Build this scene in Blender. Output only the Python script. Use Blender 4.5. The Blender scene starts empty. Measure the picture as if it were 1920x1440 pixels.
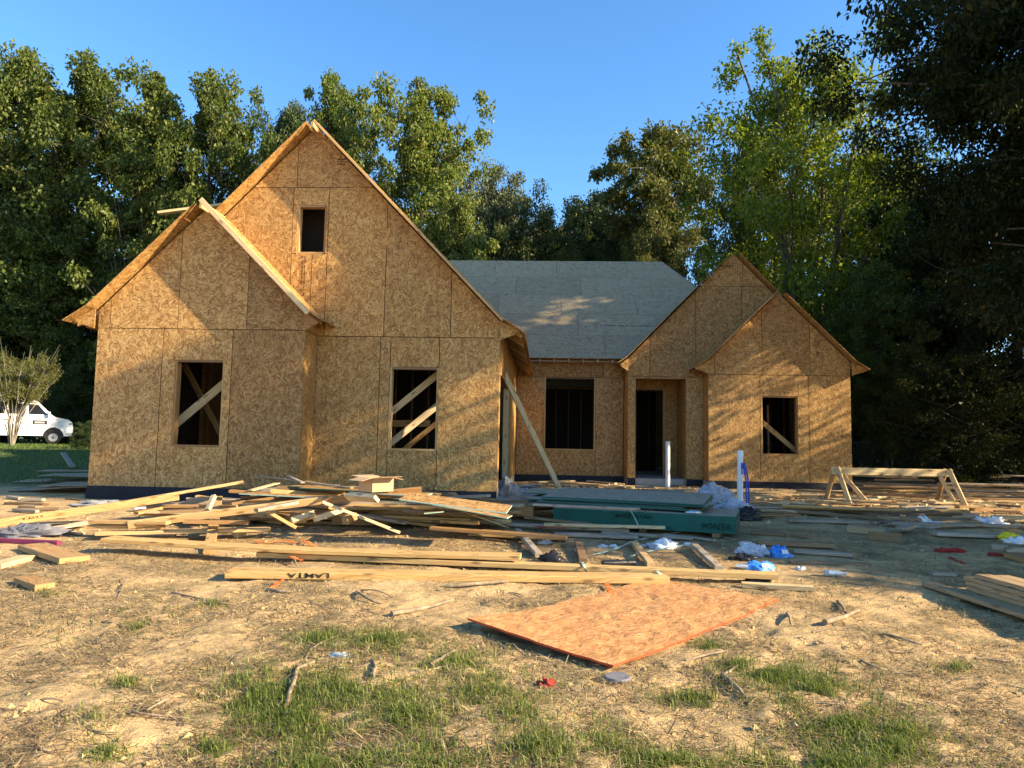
import bpy, math, random, numpy as np
from mathutils import Vector, Matrix
random.seed(7); rng = np.random.default_rng(7)
sc = bpy.context.scene; COL = sc.collection
R = math.radians

# ---------------------------------------------------------------- camera
FPX, PITCH, ROLL, YAW, CZ = 1340.0, R(4.7), R(1.094), R(-2.818), .876
def ray(u, v):
    """direction of the view through a photograph pixel (1920 x 1440), used as a measuring tool for real positions"""
    a, b = (u-960)/FPX, (v-720)/FPX
    c, s = math.cos(ROLL), math.sin(ROLL); X, W = c*a+s*b, -s*a+c*b
    c, s = math.cos(PITCH), math.sin(PITCH); y, z = c+s*W, s-c*W
    c, s = math.cos(YAW), math.sin(YAW)
    return Vector((c*X+s*y, -s*X+c*y, z))
cam_d = bpy.data.cameras.new('camera'); cam = bpy.data.objects.new('camera', cam_d); COL.objects.link(cam)
cam_d.sensor_width = 36; cam_d.lens = 36*FPX/1920; cam_d.clip_start = .05; cam_d.clip_end = 900
_f = ray(960, 720); _r = ray(960+FPX, 720)-_f; _u = _f-ray(960, 720+FPX)
cam.matrix_world = Matrix(((_r.x, _u.x, -_f.x, 0), (_r.y, _u.y, -_f.y, 0), (_r.z, _u.z, -_f.z, CZ), (0, 0, 0, 1)))
sc.camera = cam

# ---------------------------------------------------------------- light
SUN_AZ, SUN_EL = R(13.5), R(24.5)          # azimuth: degrees from +X towards the camera side
sdir = Vector((math.cos(SUN_AZ)*math.cos(SUN_EL), -math.sin(SUN_AZ)*math.cos(SUN_EL), math.sin(SUN_EL)))
w = bpy.data.worlds.new('World'); sc.world = w; w.use_nodes = True
nt = w.node_tree; bg = nt.nodes['Background']
sky = nt.nodes.new('ShaderNodeTexSky'); sky.sky_type = 'NISHITA'; sky.sun_disc = False
sky.sun_elevation = SUN_EL; sky.sun_rotation = math.pi/2+SUN_AZ
sky.air_density = 1.0; sky.dust_density = .3; sky.ozone_density = 3.0
hs = nt.nodes.new('ShaderNodeHueSaturation'); hs.inputs['Saturation'].default_value = 1.2; hs.inputs['Value'].default_value = 1.45
nt.links.new(sky.outputs[0], hs.inputs['Color']); nt.links.new(hs.outputs[0], bg.inputs[0]); bg.inputs[1].default_value = .076
sd = bpy.data.lights.new('sun', 'SUN'); sd.energy = 5.0; sd.angle = R(.53); sd.color = (1, .82, .56)
sun = bpy.data.objects.new('sun', sd); COL.objects.link(sun)
sun.rotation_euler = sdir.to_track_quat('Z', 'Y').to_euler(); sun.location = sdir*60
sc.view_settings.view_transform = 'Standard'; sc.view_settings.look = 'None'
sc.view_settings.exposure = 1.66; sc.view_settings.gamma = 1; sc.view_settings.use_curve_mapping = False
sc.render.engine = 'CYCLES'
sc.cycles.use_denoising = True; sc.cycles.max_bounces = 8; sc.cycles.diffuse_bounces = 4; sc.cycles.transparent_max_bounces = 12
try: sc.cycles.denoiser = 'OPENIMAGEDENOISE'; sc.cycles.denoising_input_passes = 'RGB_ALBEDO_NORMAL'; sc.cycles.denoising_prefilter = 'ACCURATE'
except Exception: pass

# ---------------------------------------------------------------- terrain function
_perm = np.random.default_rng(3).random((256, 256))
def vnoise(x, y):
    x = np.asarray(x, float); y = np.asarray(y, float)
    xi, yi = np.floor(x).astype(int), np.floor(y).astype(int); fx, fy = x-xi, y-yi
    fx = fx*fx*(3-2*fx); fy = fy*fy*(3-2*fy)
    g = lambda a, b: _perm[a & 255, b & 255]
    return (g(xi, yi)*(1-fx)+g(xi+1, yi)*fx)*(1-fy)+(g(xi, yi+1)*(1-fx)+g(xi+1, yi+1)*fx)*fy
def sstep(a, b, t):
    t = np.clip((np.asarray(t, float)-a)/(b-a), 0, 1); return t*t*(3-2*t)
def gz(x, y):
    x = np.asarray(x, float); y = np.asarray(y, float)
    z = np.interp(y, [-20, -10, 0, 5, 9, 12, 16, 80], [-.8, -.62, -.53, -.44, -.32, -.22, -.18, -.18])
    z = z+.5*sstep(14, 34, y)*sstep(-7, -14, x)+.25*sstep(19, 30, y)*sstep(8, 14, x)
    far = np.where(y > 40, 1, 0)
    z = z+(vnoise(x*.9+11, y*.9)-.5)*.05+(vnoise(x*2.7, y*2.7+5)-.5)*.022
    return z
def gzf(x, y): return float(gz(x, y))
def G(u, v, h=0.0):
    """point seen at photo pixel (u, v), h metres above the terrain"""
    r = ray(u, v); z = -.3+h
    for _ in range(14):
        t = (z-CZ)/r.z if r.z < -1e-4 else 40
        t = min(t, 60); p = r*t; z = .5*z+.5*(gzf(p.x, p.y)+h)
    return Vector((p.x, p.y, gzf(p.x, p.y)+h))
def A(u, v, Y):
    r = ray(u, v); p = r*(Y/r.y); return Vector((p.x, p.y, p.z+CZ))

# ---------------------------------------------------------------- object helpers
def tag(o, label, cat, group=None, kind=None):
    if label: o['label'] = label
    if cat: o['category'] = cat
    if group: o['group'] = group
    if kind: o['kind'] = kind
    return o
def empty(name, loc, label, cat, group=None):
    o = bpy.data.objects.new(name, None); COL.objects.link(o); o.location = loc; o.empty_display_size = .2
    return tag(o, label, cat, group)
def rootloc(o):
    p = Vector((0, 0, 0))
    while o: p = p+o.location; o = o.parent
    return p
class MB:
    """collects world-space faces with UVs in metres and links them as one mesh object"""
    def __init__(s): s.v = []; s.f = []; s.uv = []; s.m = []; s.sm = []
    def face(s, pts, uv=None, m=0, smooth=False):
        i = len(s.v); s.v += [tuple(p) for p in pts]; s.f.append(list(range(i, i+len(pts))))
        if uv is None:
            p0 = Vector(pts[0]); e = (Vector(pts[1])-p0); L = max(e.length, 1e-6); e = e/L
            n = e.cross(Vector(pts[-1])-p0); g = n.cross(e); g = g.normalized() if g.length > 1e-9 else Vector((0, 0, 1))
            uv = [((Vector(p)-p0).dot(e), (Vector(p)-p0).dot(g)) for p in pts]
        s.uv += uv; s.m.append(m); s.sm.append(smooth)
    def grid(s, rows, m=0, closed=False, smooth=True, uvs=(1, 1)):
        """rows of points -> shared-vertex quads"""
        i0 = len(s.v); n = len(rows[0])
        for r_ in rows: s.v += [tuple(p) for p in r_]
        for a in range(len(rows)-1):
            for b in range(n if closed else n-1):
                c = (b+1) % n
                s.f.append([i0+a*n+b, i0+a*n+c, i0+(a+1)*n+c, i0+(a+1)*n+b])
                s.uv += [(a*uvs[0], b*uvs[1]), (a*uvs[0], (b+1)*uvs[1]), ((a+1)*uvs[0], (b+1)*uvs[1]), ((a+1)*uvs[0], b*uvs[1])]
                s.m.append(m); s.sm.append(smooth)
    def tube(s, path, rad, n=8, m=0, caps=True):
        path = [Vector(p) for p in path]; rad = rad if hasattr(rad, '__len__') else [rad]*len(path)
        rows = []; ref = Vector((0, 0, 1))
        t0 = (path[1]-path[0]).normalized()
        if abs(t0.dot(ref)) > .9: ref = Vector((1, 0, 0))
        a = t0.cross(ref).normalized()
        for k, p in enumerate(path):
            t = (path[min(k+1, len(path)-1)]-path[max(k-1, 0)]).normalized()
            a = (a-t*a.dot(t)).normalized(); b = t.cross(a)
            rows.append([p+(a*math.cos(q*2*math.pi/n)+b*math.sin(q*2*math.pi/n))*rad[k] for q in range(n)])
        L = (path[-1]-path[0]).length/max(1, len(path)-1)
        s.grid(rows, m, True, True, (L, 2*math.pi*max(rad)/n))
        if caps:
            s.face(list(reversed(rows[0])), None, m); s.face(rows[-1], None, m)
    def box(s, o, a, b, c, m=0):
        """box from corner o with edge vectors a (long), b, c"""
        o, a, b, c = Vector(o), Vector(a), Vector(b), Vector(c)
        if a.cross(b).dot(c) < 0: b, c = c, b
        P = lambda i, j, k: o+a*i+b*j+c*k
        la, lb, lc = a.length, b.length, c.length
        s.face([P(0, 0, 0), P(0, 1, 0), P(1, 1, 0), P(1, 0, 0)], [(0, 0), (0, lb), (la, lb), (la, 0)], m)
        s.face([P(0, 0, 1), P(1, 0, 1), P(1, 1, 1), P(0, 1, 1)], [(0, 9), (la, 9), (la, 9+lb), (0, 9+lb)], m)
        s.face([P(0, 0, 0), P(1, 0, 0), P(1, 0, 1), P(0, 0, 1)], [(0, 5), (la, 5), (la, 5+lc), (0, 5+lc)], m)
        s.face([P(0, 1, 0), P(0, 1, 1), P(1, 1, 1), P(1, 1, 0)], [(0, 7), (0, 7+lc), (la, 7+lc), (la, 7)], m)
        s.face([P(0, 0, 0), P(0, 0, 1), P(0, 1, 1), P(0, 1, 0)], [(0, 3), (0, 3+lc), (lb*.1, 3+lc), (lb*.1, 3)], m)
        s.face([P(1, 0, 0), P(1, 1, 0), P(1, 1, 1), P(1, 0, 1)], [(0, 2), (lb*.1, 2), (lb*.1, 2+lc), (0, 2+lc)], m)
    def plank(s, p0, p1, wd, th, roll=0.0, sag=0.0, m=0, nseg=1):
        """sawn board with eased edges; p0, p1 = centres of its lower face"""
        p0, p1 = Vector(p0), Vector(p1); d = (p1-p0); L = d.length; d = d/L
        sd_ = d.cross(Vector((0, 0, 1)))
        sd_ = sd_.normalized() if sd_.length > 1e-3 else Vector((1, 0, 0))
        up = sd_.cross(d); c_, s_ = math.cos(roll), math.sin(roll)
        x, y = sd_*c_+up*s_, up*c_-sd_*s_
        hh = (abs(wd*s_)+abs(th*c_))/2; ch = min(.004, th*.2); a, b = wd/2, th/2
        prof = [(-a+ch, -b), (a-ch, -b), (a, -b+ch), (a, b-ch), (a-ch, b), (-a+ch, b), (-a, b-ch), (-a, -b+ch)]
        rows = []
        for k in range(nseg+1):
            t = k/nseg; q = p0+d*L*t+Vector((0, 0, hh-sag*4*t*(1-t)))
            rows.append([q+x*e+y*g for e, g in prof])
        per = [0, wd, wd, wd+th, wd+th, 2*wd+th, 2*wd+th, 2*wd+2*th, 2*wd+2*th]
        for k in range(nseg):
            for j in range(8):
                j2 = (j+1) % 8; u0, u1 = L*k/nseg, L*(k+1)/nseg
                s.face([rows[k][j], rows[k][j2], rows[k+1][j2], rows[k+1][j]], [(u0, per[j]), (u0, per[j+1]), (u1, per[j+1]), (u1, per[j])], m)
        s.face(list(reversed(rows[0])), None, m); s.face(rows[-1], None, m)
    def build(s, name, mat, parent=None, loc=None):
        """parent: world verts become local to it; no parent: origin at loc or at the base centre"""
        me = bpy.data.meshes.new(name); V = np.array(s.v, float)
        if parent is not None: o0 = np.array(rootloc(parent))
        elif loc is not None: o0 = np.array(loc)
        else: o0 = np.array([V[:, 0].mean(), V[:, 1].mean(), V[:, 2].min()])
        me.from_pydata((V-o0).tolist(), [], s.f)
        ul = me.uv_layers.new(name='UVMap'); ul.data.foreach_set('uv', np.array(s.uv, np.float32).ravel())
        mats = mat if isinstance(mat, (list, tuple)) else [mat]
        for x in mats: me.materials.append(x)
        me.polygons.foreach_set('material_index', np.array(s.m, np.int32))
        me.polygons.foreach_set('use_smooth', np.array(s.sm, bool)); me.update()
        o = bpy.data.objects.new(name, me); COL.objects.link(o)
        if parent is not None: o.parent = parent
        else: o.location = o0
        return o
def clip_poly(poly, clip):
    """convex clip (Sutherland-Hodgman), 2-D, counter-clockwise clip polygon"""
    for i in range(len(clip)):
        ax, ay = clip[i]; bx, by = clip[(i+1) % len(clip)]; out = []
        side = lambda p: (bx-ax)*(p[1]-ay)-(by-ay)*(p[0]-ax)
        for j in range(len(poly)):
            p, q = poly[j], poly[(j+1) % len(poly)]; sp, sq = side(p), side(q)
            if sp >= -1e-9: out.append(p)
            if (sp > 1e-9 and sq < -1e-9) or (sp < -1e-9 and sq > 1e-9):
                t = sp/(sp-sq); out.append((p[0]+(q[0]-p[0])*t, p[1]+(q[1]-p[1])*t))
        poly = out
        if len(poly) < 3: return []
    return poly
def panel_mesh(mb, O, a, b, polys, th, flip=False):
    """extrude flat polygons (plane coords) backwards by th; front faces along a x b"""
    n = a.cross(b); P = lambda p, d: O+a*p[0]+b*p[1]-n*d
    for poly in polys:
        uv = [(q[1], q[0]) if flip else q for q in poly]
        mb.face([P(q, 0) for q in poly], uv)
        mb.face([P(q, th) for q in reversed(poly)], list(reversed(uv)))
        for i in range(len(poly)):
            p, q = poly[i], poly[(i+1) % len(poly)]
            mb.face([P(p, 0), P(p, th), P(q, th), P(q, 0)])
def panels(name, parent, O, a, b, outline, rows, mat, th=.012, gap=.006, holes=(), flip=True):
    """rows: list of (y0, y1, [x seams]); each cell clipped to the outline becomes one panel object; holes are cut out"""
    O, a, b = Vector(O), Vector(a), Vector(b); res = []
    for row in rows:
        y0, y1, xs = row[:3]; fl = row[3] if len(row) > 3 else flip
        for x0, x1 in zip(xs[:-1], xs[1:]):
            cells = [(x0+gap, y0+gap, x1-gap, y1-gap)]
            for (hx0, hy0, hx1, hy1) in holes:
                nxt = []
                for (cx0, cy0, cx1, cy1) in cells:
                    if hx0 >= cx1 or hx1 <= cx0 or hy0 >= cy1 or hy1 <= cy0: nxt.append((cx0, cy0, cx1, cy1)); continue
                    ix0, ix1 = max(cx0, hx0), min(cx1, hx1)
                    if hx0 > cx0: nxt.append((cx0, cy0, hx0, cy1))
                    if hx1 < cx1: nxt.append((hx1, cy0, cx1, cy1))
                    if hy0 > cy0: nxt.append((ix0, cy0, ix1, hy0))
                    if hy1 < cy1: nxt.append((ix0, hy1, ix1, cy1))
                cells = nxt
            polys = []
            for c in cells:
                if c[2]-c[0] < .004 or c[3]-c[1] < .004: continue
                pl = clip_poly([(c[0], c[1]), (c[2], c[1]), (c[2], c[3]), (c[0], c[3])], outline)
                if pl and len(pl) >= 3: polys.append(pl)
            if polys:
                mb = MB(); panel_mesh(mb, O+a.cross(b)*random.uniform(0, .003), a, b, polys, th, fl); res.append(mb.build(name, mat, parent))
    return res

# ---------------------------------------------------------------- materials
class NM:
    def __init__(s, name):
        s.mat = bpy.data.materials.new(name); s.mat.use_nodes = True; s.t = s.mat.node_tree; s.b = s.t.nodes['Principled BSDF']
        s.b.inputs['Specular IOR Level'].default_value = .25
    def n(s, typ, **kw):
        x = s.t.nodes.new(typ)
        for k, v in kw.items(): setattr(x, k, v)
        return x
    def l(s, a, b): s.t.links.new(a, b)
    def val(s, x, sock):
        if isinstance(x, (int, float)): sock.default_value = x
        elif isinstance(x, (tuple, list)): sock.default_value = (*x, 1) if len(x) == 3 and len(sock.default_value) == 4 else x
        else: s.l(x, sock)
    def math(s, op, a, b=0, c=0):
        m = s.n('ShaderNodeMath', operation=op); s.val(a, m.inputs[0]); s.val(b, m.inputs[1]); s.val(c, m.inputs[2]); return m.outputs[0]
    def mix(s, f, a, b, blend='MIX'):
        m = s.n('ShaderNodeMix', data_type='RGBA', blend_type=blend); s.val(f, m.inputs[0]); s.val(a, m.inputs[6]); s.val(b, m.inputs[7]); return m.outputs[2]
    def noise(s, vec, scale, detail=3, rough=.55):
        x = s.n('ShaderNodeTexNoise'); x.inputs['Scale'].default_value = scale; x.inputs['Detail'].default_value = detail; x.inputs['Roughness'].default_value = rough
        if vec is not None: s.l(vec, x.inputs['Vector'])
        return x.outputs[0]
    def ramp(s, f, stops):
        r_ = s.n('ShaderNodeValToRGB'); e = r_.color_ramp.elements
        while len(e) < len(stops): e.new(.5)
        for k, (p, c) in enumerate(stops): e[k].position = p; e[k].color = (*c, 1) if len(c) == 3 else c
        s.val(f, r_.inputs[0]); return r_.outputs[0]
    def mapv(s, vec, scale=(1, 1, 1), rot=(0, 0, 0), loc=(0, 0, 0)):
        m = s.n('ShaderNodeMapping'); s.l(vec, m.inputs[0]); m.inputs[1].default_value = loc; m.inputs[2].default_value = rot; m.inputs[3].default_value = scale; return m.outputs[0]
    def bump(s, h, strength=.3, dist=.01):
        x = s.n('ShaderNodeBump'); x.inputs['Strength'].default_value = strength; x.inputs['Distance'].default_value = dist; s.l(h, x.inputs['Height']); s.l(x.outputs[0], s.b.inputs['Normal'])
    def out(s, col, rough=.8, **kw):
        s.val(col, s.b.inputs['Base Color']); s.val(rough, s.b.inputs['Roughness'])
        for k, v in kw.items(): s.val(v, s.b.inputs[k.replace('_', ' ')])
        return s.mat
def uvrand(m):
    """UV in metres shifted by the object's own random number"""
    uv = m.n('ShaderNodeUVMap'); oi = m.n('ShaderNodeObjectInfo')
    sh = m.math('MULTIPLY', oi.outputs['Random'], 91.7); cb = m.n('ShaderNodeCombineXYZ'); m.l(sh, cb.inputs[0]); m.l(sh, cb.inputs[1])
    ad = m.n('ShaderNodeVectorMath', operation='ADD'); m.l(uv.outputs[0], ad.inputs[0]); m.l(cb.outputs[0], ad.inputs[1])
    return ad.outputs[0], oi.outputs['Random']
def mat_osb(name, cols, var=.35, fl=(8.5, 60), weather=None, angs=(8, -28, 38, -62, 75, 2)):
    """strand board: overlapping long flakes at several angles, the topmost strand wins"""
    m = NM(name); uv, rnd = uvrand(m)
    wn = m.n('ShaderNodeTexNoise'); wn.inputs['Scale'].default_value = 9; m.l(uv, wn.inputs['Vector'])
    wv = m.n('ShaderNodeVectorMath', operation='MULTIPLY_ADD'); m.l(wn.outputs['Color'], wv.inputs[0]); wv.inputs[1].default_value = (.002, .002, 0); m.l(uv, wv.inputs[2])
    h = t = None
    for k, ang in enumerate(angs):
        mv = m.mapv(wv.outputs[0], (fl[0]*(1+.12*k), fl[1]*(1-.08*k), 1), (0, 0, R(ang)), (k*3.3, k*7.1, 0))
        # rotate first, then stretch
        mp = m.n('ShaderNodeVectorRotate', rotation_type='Z_AXIS'); m.l(wv.outputs[0], mp.inputs['Vector']); mp.inputs['Angle'].default_value = R(ang)
        mv = m.mapv(mp.outputs[0], (fl[0]*(1+.12*k), fl[1]*(1-.08*k), 1), (0, 0, 0), (k*3.3, k*7.1, 0))
        vo = m.n('ShaderNodeTexVoronoi', voronoi_dimensions='2D'); vo.inputs['Scale'].default_value = 1; m.l(mv, vo.inputs['Vector'])
        sp = m.n('ShaderNodeSeparateColor'); m.l(vo.outputs['Color'], sp.inputs[0])
        hk = m.math('MULTIPLY', sp.outputs[0], 1.0 if k < 5 else .92)
        if h is None: h, t = hk, sp.outputs[1]
        else:
            g = m.math('GREATER_THAN', hk, h); t = m.math('ADD', m.math('MULTIPLY', t, m.math('SUBTRACT', 1, g)), m.math('MULTIPLY', sp.outputs[1], g)); h = m.math('MAXIMUM', h, hk)
    gr = m.noise(m.mapv(uv, (25, 120, 1)), 1, 2)
    tt = m.math('ADD', m.math('MULTIPLY', t, .8), m.math('MULTIPLY', gr, .22))
    c = m.ramp(tt, [(.0, cols[0]), (.14, cols[1]), (.5, cols[2]), (.92, cols[3])])
    c = m.mix(m.math('MULTIPLY', m.math('GREATER_THAN', t, .945), .75), c, cols[0])
    big = m.noise(uv, 1.3, 2)
    c = m.mix(m.math('MULTIPLY', big, .25), c, cols[1])
    tint = m.ramp(rnd, [(0, (1-var*.6, 1-var*.7, 1-var*.8)), (.5, (1, 1, 1)), (1, (1+var*.12, 1+var*.05, 1-var*.15))])
    c = m.mix(1, c, tint, 'MULTIPLY')
    if weather: c = m.mix(m.math('MULTIPLY', m.noise(uv, 2.2, 3), weather[0]), c, weather[1])
    m.bump(m.math('ADD', m.math('MULTIPLY', h, .6), m.math('MULTIPLY', t, .4)), .35, .003)
    return m.out(c, .62)
def mat_wood(name, cols, dirt=.25):
    m = NM(name); uv, rnd = uvrand(m)
    wn = m.noise(m.mapv(uv, (1.2, 3, 1)), 1, 2)
    cb = m.n('ShaderNodeCombineXYZ'); m.l(m.math('MULTIPLY', wn, .35), cb.inputs[1])
    ad = m.n('ShaderNodeVectorMath', operation='ADD'); m.l(uv, ad.inputs[0]); m.l(cb.outputs[0], ad.inputs[1])
    gr = m.noise(m.mapv(ad.outputs[0], (1.1, 60, 1)), 1, 4, .6)
    base = m.ramp(rnd, [(0, cols[0]), (.35, cols[1]), (.7, cols[2]), (1, cols[3])])
    c = m.mix(m.ramp(gr, [(.35, (0, 0, 0)), (.7, (1, 1, 1))]), m.mix(1, base, (.62, .52, .42), 'MULTIPLY'), base)
    vo = m.n('ShaderNodeTexVoronoi', voronoi_dimensions='2D'); vo.inputs['Scale'].default_value = 1; m.l(m.mapv(uv, (2.2, 6, 1)), vo.inputs['Vector'])
    c = m.mix(m.ramp(vo.outputs['Distance'], [(.05, (.8, .8, .8)), (.16, (0, 0, 0))]), c, (.16, .08, .035))
    c = m.mix(m.math('MULTIPLY', m.ramp(m.noise(uv, 3.5, 4), [(.45, (0, 0, 0)), (.75, (1, 1, 1))]), dirt), c, (.22, .16, .1))
    m.bump(gr, .15, .002)
    return m.out(c, .7)
def mat_flat(name, col, rough=.6, nscale=6, amt=.25, dark=None, bump=0, coat=0, metal=0, trans=0, alpha=1, objvar=0):
    m = NM(name); tc = m.n('ShaderNodeTexCoord'); nz = m.noise(tc.outputs['Object'], nscale, 4)
    d = dark or tuple(x*.45 for x in col)
    c = m.mix(m.math('MULTIPLY', m.ramp(nz, [(.4, (0, 0, 0)), (.75, (1, 1, 1))]), amt), col, d)
    if objvar:
        oi = m.n('ShaderNodeObjectInfo'); c = m.mix(1, c, m.ramp(oi.outputs['Random'], [(0, (1-objvar,)*3), (1, (1+objvar*.3,)*3)]), 'MULTIPLY')
    if bump: m.bump(nz, bump, .02)
    m.out(c, rough)
    m.b.inputs['Metallic'].default_value = metal; m.b.inputs['Coat Weight'].default_value = coat
    m.b.inputs['Transmission Weight'].default_value = trans; m.b.inputs['Alpha'].default_value = alpha
    return m.mat
def mat_leaf(name, cols, trans=.35, rough=.45, spec=.22):
    m = NM(name); ge = m.n('ShaderNodeNewGeometry'); tc = m.n('ShaderNodeTexCoord'); oi = m.n('ShaderNodeObjectInfo')
    big = m.noise(tc.outputs['Object'], .45, 2)
    f = m.math('ADD', m.math('MULTIPLY', ge.outputs['Random Per Island'], .62), m.math('MULTIPLY', big, .45))
    f = m.math('ADD', f, m.math('MULTIPLY', m.math('SUBTRACT', oi.outputs['Random'], .5), .22))
    c = m.ramp(f, [(.12, cols[0]), (.45, cols[1]), (.75, cols[2]), (.98, cols[3])])
    m.out(c, rough); m.b.inputs['Specular IOR Level'].default_value = spec
    tr = m.n('ShaderNodeBsdfTranslucent'); m.l(m.mix(1, c, (1.25, 1.3, .55), 'MULTIPLY'), tr.inputs[0])
    mx = m.n('ShaderNodeMixShader'); mx.inputs[0].default_value = trans
    m.l(m.b.outputs[0], mx.inputs[1]); m.l(tr.outputs[0], mx.inputs[2])
    m.l(mx.outputs[0], m.t.nodes['Material Output'].inputs[0])
    return m.mat

M = {}
M['osb'] = mat_osb('osb_sheathing', [(.07, .028, .009), (.23, .11, .033), (.40, .23, .08), (.60, .40, .17)], .5)
M['osb_warm'] = mat_osb('osb_fresh_sheathing', [(.08, .028, .008), (.26, .12, .032), (.435, .242, .077), (.63, .41, .16)], .4)
M['osb_roof'] = mat_osb('osb_weathered_roof', [(.11, .075, .04), (.27, .20, .105), (.37, .285, .155), (.47, .37, .215)], .22, (5, 34), (.45, (.32, .245, .14)))
M['osb_orange'] = mat_osb('osb_orange_floor_sheet', [(.04, .015, .008), (.30, .135, .045), (.48, .28, .105), (.64, .43, .2)], .1, (11, 88), (.6, (.48, .17, .05)), (4, -24, 28, -12, 46, -42))
M['osb_grey'] = mat_osb('osb_rained_sheet', [(.10, .075, .045), (.24, .19, .125), (.35, .285, .19), (.45, .38, .27)], .3, (8, 40), (.4, (.3, .25, .17)))
M['wood'] = mat_wood('pine_lumber', [(.32, .18, .07), (.47, .29, .12), (.58, .39, .17), (.66, .49, .25)])
M['fresh'] = mat_wood('fresh_sawn_planks', [(.62, .41, .16), (.67, .46, .19), (.6, .39, .15), (.7, .51, .23)], .12)
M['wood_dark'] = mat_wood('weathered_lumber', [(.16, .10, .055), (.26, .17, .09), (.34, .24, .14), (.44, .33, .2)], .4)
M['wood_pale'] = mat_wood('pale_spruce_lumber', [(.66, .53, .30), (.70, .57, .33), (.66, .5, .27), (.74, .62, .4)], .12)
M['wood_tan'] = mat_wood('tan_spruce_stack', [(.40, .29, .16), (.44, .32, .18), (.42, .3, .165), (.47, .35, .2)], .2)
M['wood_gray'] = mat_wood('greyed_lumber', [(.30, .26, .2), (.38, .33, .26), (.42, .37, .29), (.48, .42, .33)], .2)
M['wood_int'] = mat_wood('shade_darkened_studs', [(.14, .075, .035), (.17, .10, .05), (.2, .12, .06), (.22, .14, .07)], .1)  # lumber darkened so the studs carry the indoor shade in their colour
M['inner_shade'] = mat_flat('interior_shade_black', (.03, .022, .016), .9, 3, .4)  # near-black colour stands in for the shade inside the house
M['slab'] = mat_flat('concrete_slab', (.36, .35, .33), .9, 5, .4)
M['wrap'] = mat_flat('black_foundation_wrap', (.007, .008, .014), .55, 9, .5, (.02, .02, .025), .5)
M['pvc'] = mat_flat('white_pvc', (.78, .80, .82), .35, 7, .12, (.5, .47, .42))
M['pex'] = mat_flat('blue_pex', (.02, .07, .42), .35)
M['tarp'] = mat_flat('grey_white_sheeting', (.42, .44, .5), .4, 4, .4, (.2, .22, .26), .3)
M['black'] = mat_flat('black_plastic', (.014, .014, .016), .3, 8, .5, (.05, .05, .05), .4)
M['card'] = mat_flat('cardboard', (.42, .28, .16), .85, 3, .15)
M['orange'] = mat_flat('orange_strap', (.85, .16, .03), .5, 12, .3)
M['rededge'] = mat_flat('red_orange_edge_paint', (.55, .07, .022), .6, 14, .35)
M['red'] = mat_flat('red_netting', (.35, .03, .02), .7, 9, .4)
M['mint'] = mat_flat('mint_strap', (.34, .48, .40), .5, 9, .25)
M['mintpaint'] = mat_flat('mint_edge_paint', (.36, .55, .47), .7, 14, .35, (.3, .3, .22))
M['greenpaint'] = mat_flat('green_edge_paint', (.007, .095, .075), .6, 10, .5, (.012, .04, .032))
M['ink'] = mat_flat('black_ink', (.012, .011, .012), .7, 20, .3, (.1, .07, .04))
M['inkgreen'] = mat_flat('dull_spray_ink', (.004, .02, .017), .8, 14, .5, (.008, .07, .055))
M['inkbrown'] = mat_flat('brown_stamp_ink', (.07, .04, .02), .8, 20, .3)
M['white'] = mat_flat('white_scrap_plastic', (.72, .73, .75), .45, 8, .25, (.4, .4, .4), .3, objvar=.15)
M['bluefilm'] = mat_flat('blue_print_film', (.03, .20, .62), .25, 11, .5, (.25, .5, .75), .2)
M['clear'] = mat_flat('clear_bottle_plastic', (.75, .8, .84), .12, 6, .2, trans=.6)
M['yellow'] = mat_flat('yellow_bag', (.72, .55, .02), .45, 8, .3)
M['pink'] = mat_flat('purple_painted_edge', (.20, .03, .07), .6, 9, .4, (.03, .01, .08))
M['foil'] = mat_flat('silver_foil_scrap', (.6, .64, .64), .25, 14, .6, (.05, .2, .22), .3, metal=.5)
M['netgray'] = mat_flat('grey_tangled_mesh', (.17, .165, .18), .8, 20, .5)
M['vanwhite'] = mat_flat('white_van_paint', (.78, .79, .78), .25, 2, .08, coat=.6)
M['glass'] = mat_flat('dark_vehicle_glass', (.012, .014, .016), .05, 2, .1)
M['rubber'] = mat_flat('tyre_rubber', (.02, .02, .02), .8)
M['chrome'] = mat_flat('steel_wheel', (.5, .5, .5), .35, 8, .2, metal=.7)
M['steel'] = mat_flat('galvanised_steel', (.10, .10, .10), .5, 8, .3, metal=.4)
M['shed'] = mat_flat('dark_green_siding', (.035, .06, .052), .7, 4, .3)
M['shedroof'] = mat_flat('pale_shed_eave', (.3, .31, .33), .6, 4, .3)
M['concrete'] = mat_flat('splashed_concrete', (.34, .33, .33), .9, 7, .5, (.16, .15, .14), .6)
def mat_bark(name, c0, c1):
    m = NM(name); tc = m.n('ShaderNodeTexCoord'); nz = m.noise(m.mapv(tc.outputs['Object'], (9, 9, 2)), 1, 5, .65)
    c = m.ramp(nz, [(.3, c0), (.7, c1)]); m.bump(nz, .6, .03); return m.out(c, .9)
M['bark'] = mat_bark('dark_bark', (.035, .028, .022), (.13, .11, .085))
M['barkpale'] = mat_bark('pale_bark', (.10, .085, .065), (.32, .28, .22))
M['stick'] = mat_bark('dry_stick', (.12, .085, .055), (.36, .27, .17))
M['leaf_mid'] = mat_leaf('leaves_mid_green', [(.036, .056, .013), (.08, .108, .021), (.135, .158, .032), (.21, .215, .065)])
M['leaf_lite'] = mat_leaf('leaves_light_green', [(.048, .075, .015), (.10, .138, .026), (.165, .192, .038), (.25, .245, .07)], .38)
M['leaf_dark'] = mat_leaf('leaves_dark_green', [(.018, .032, .012), (.04, .062, .018), (.07, .095, .025), (.12, .125, .04)], .25)
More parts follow.
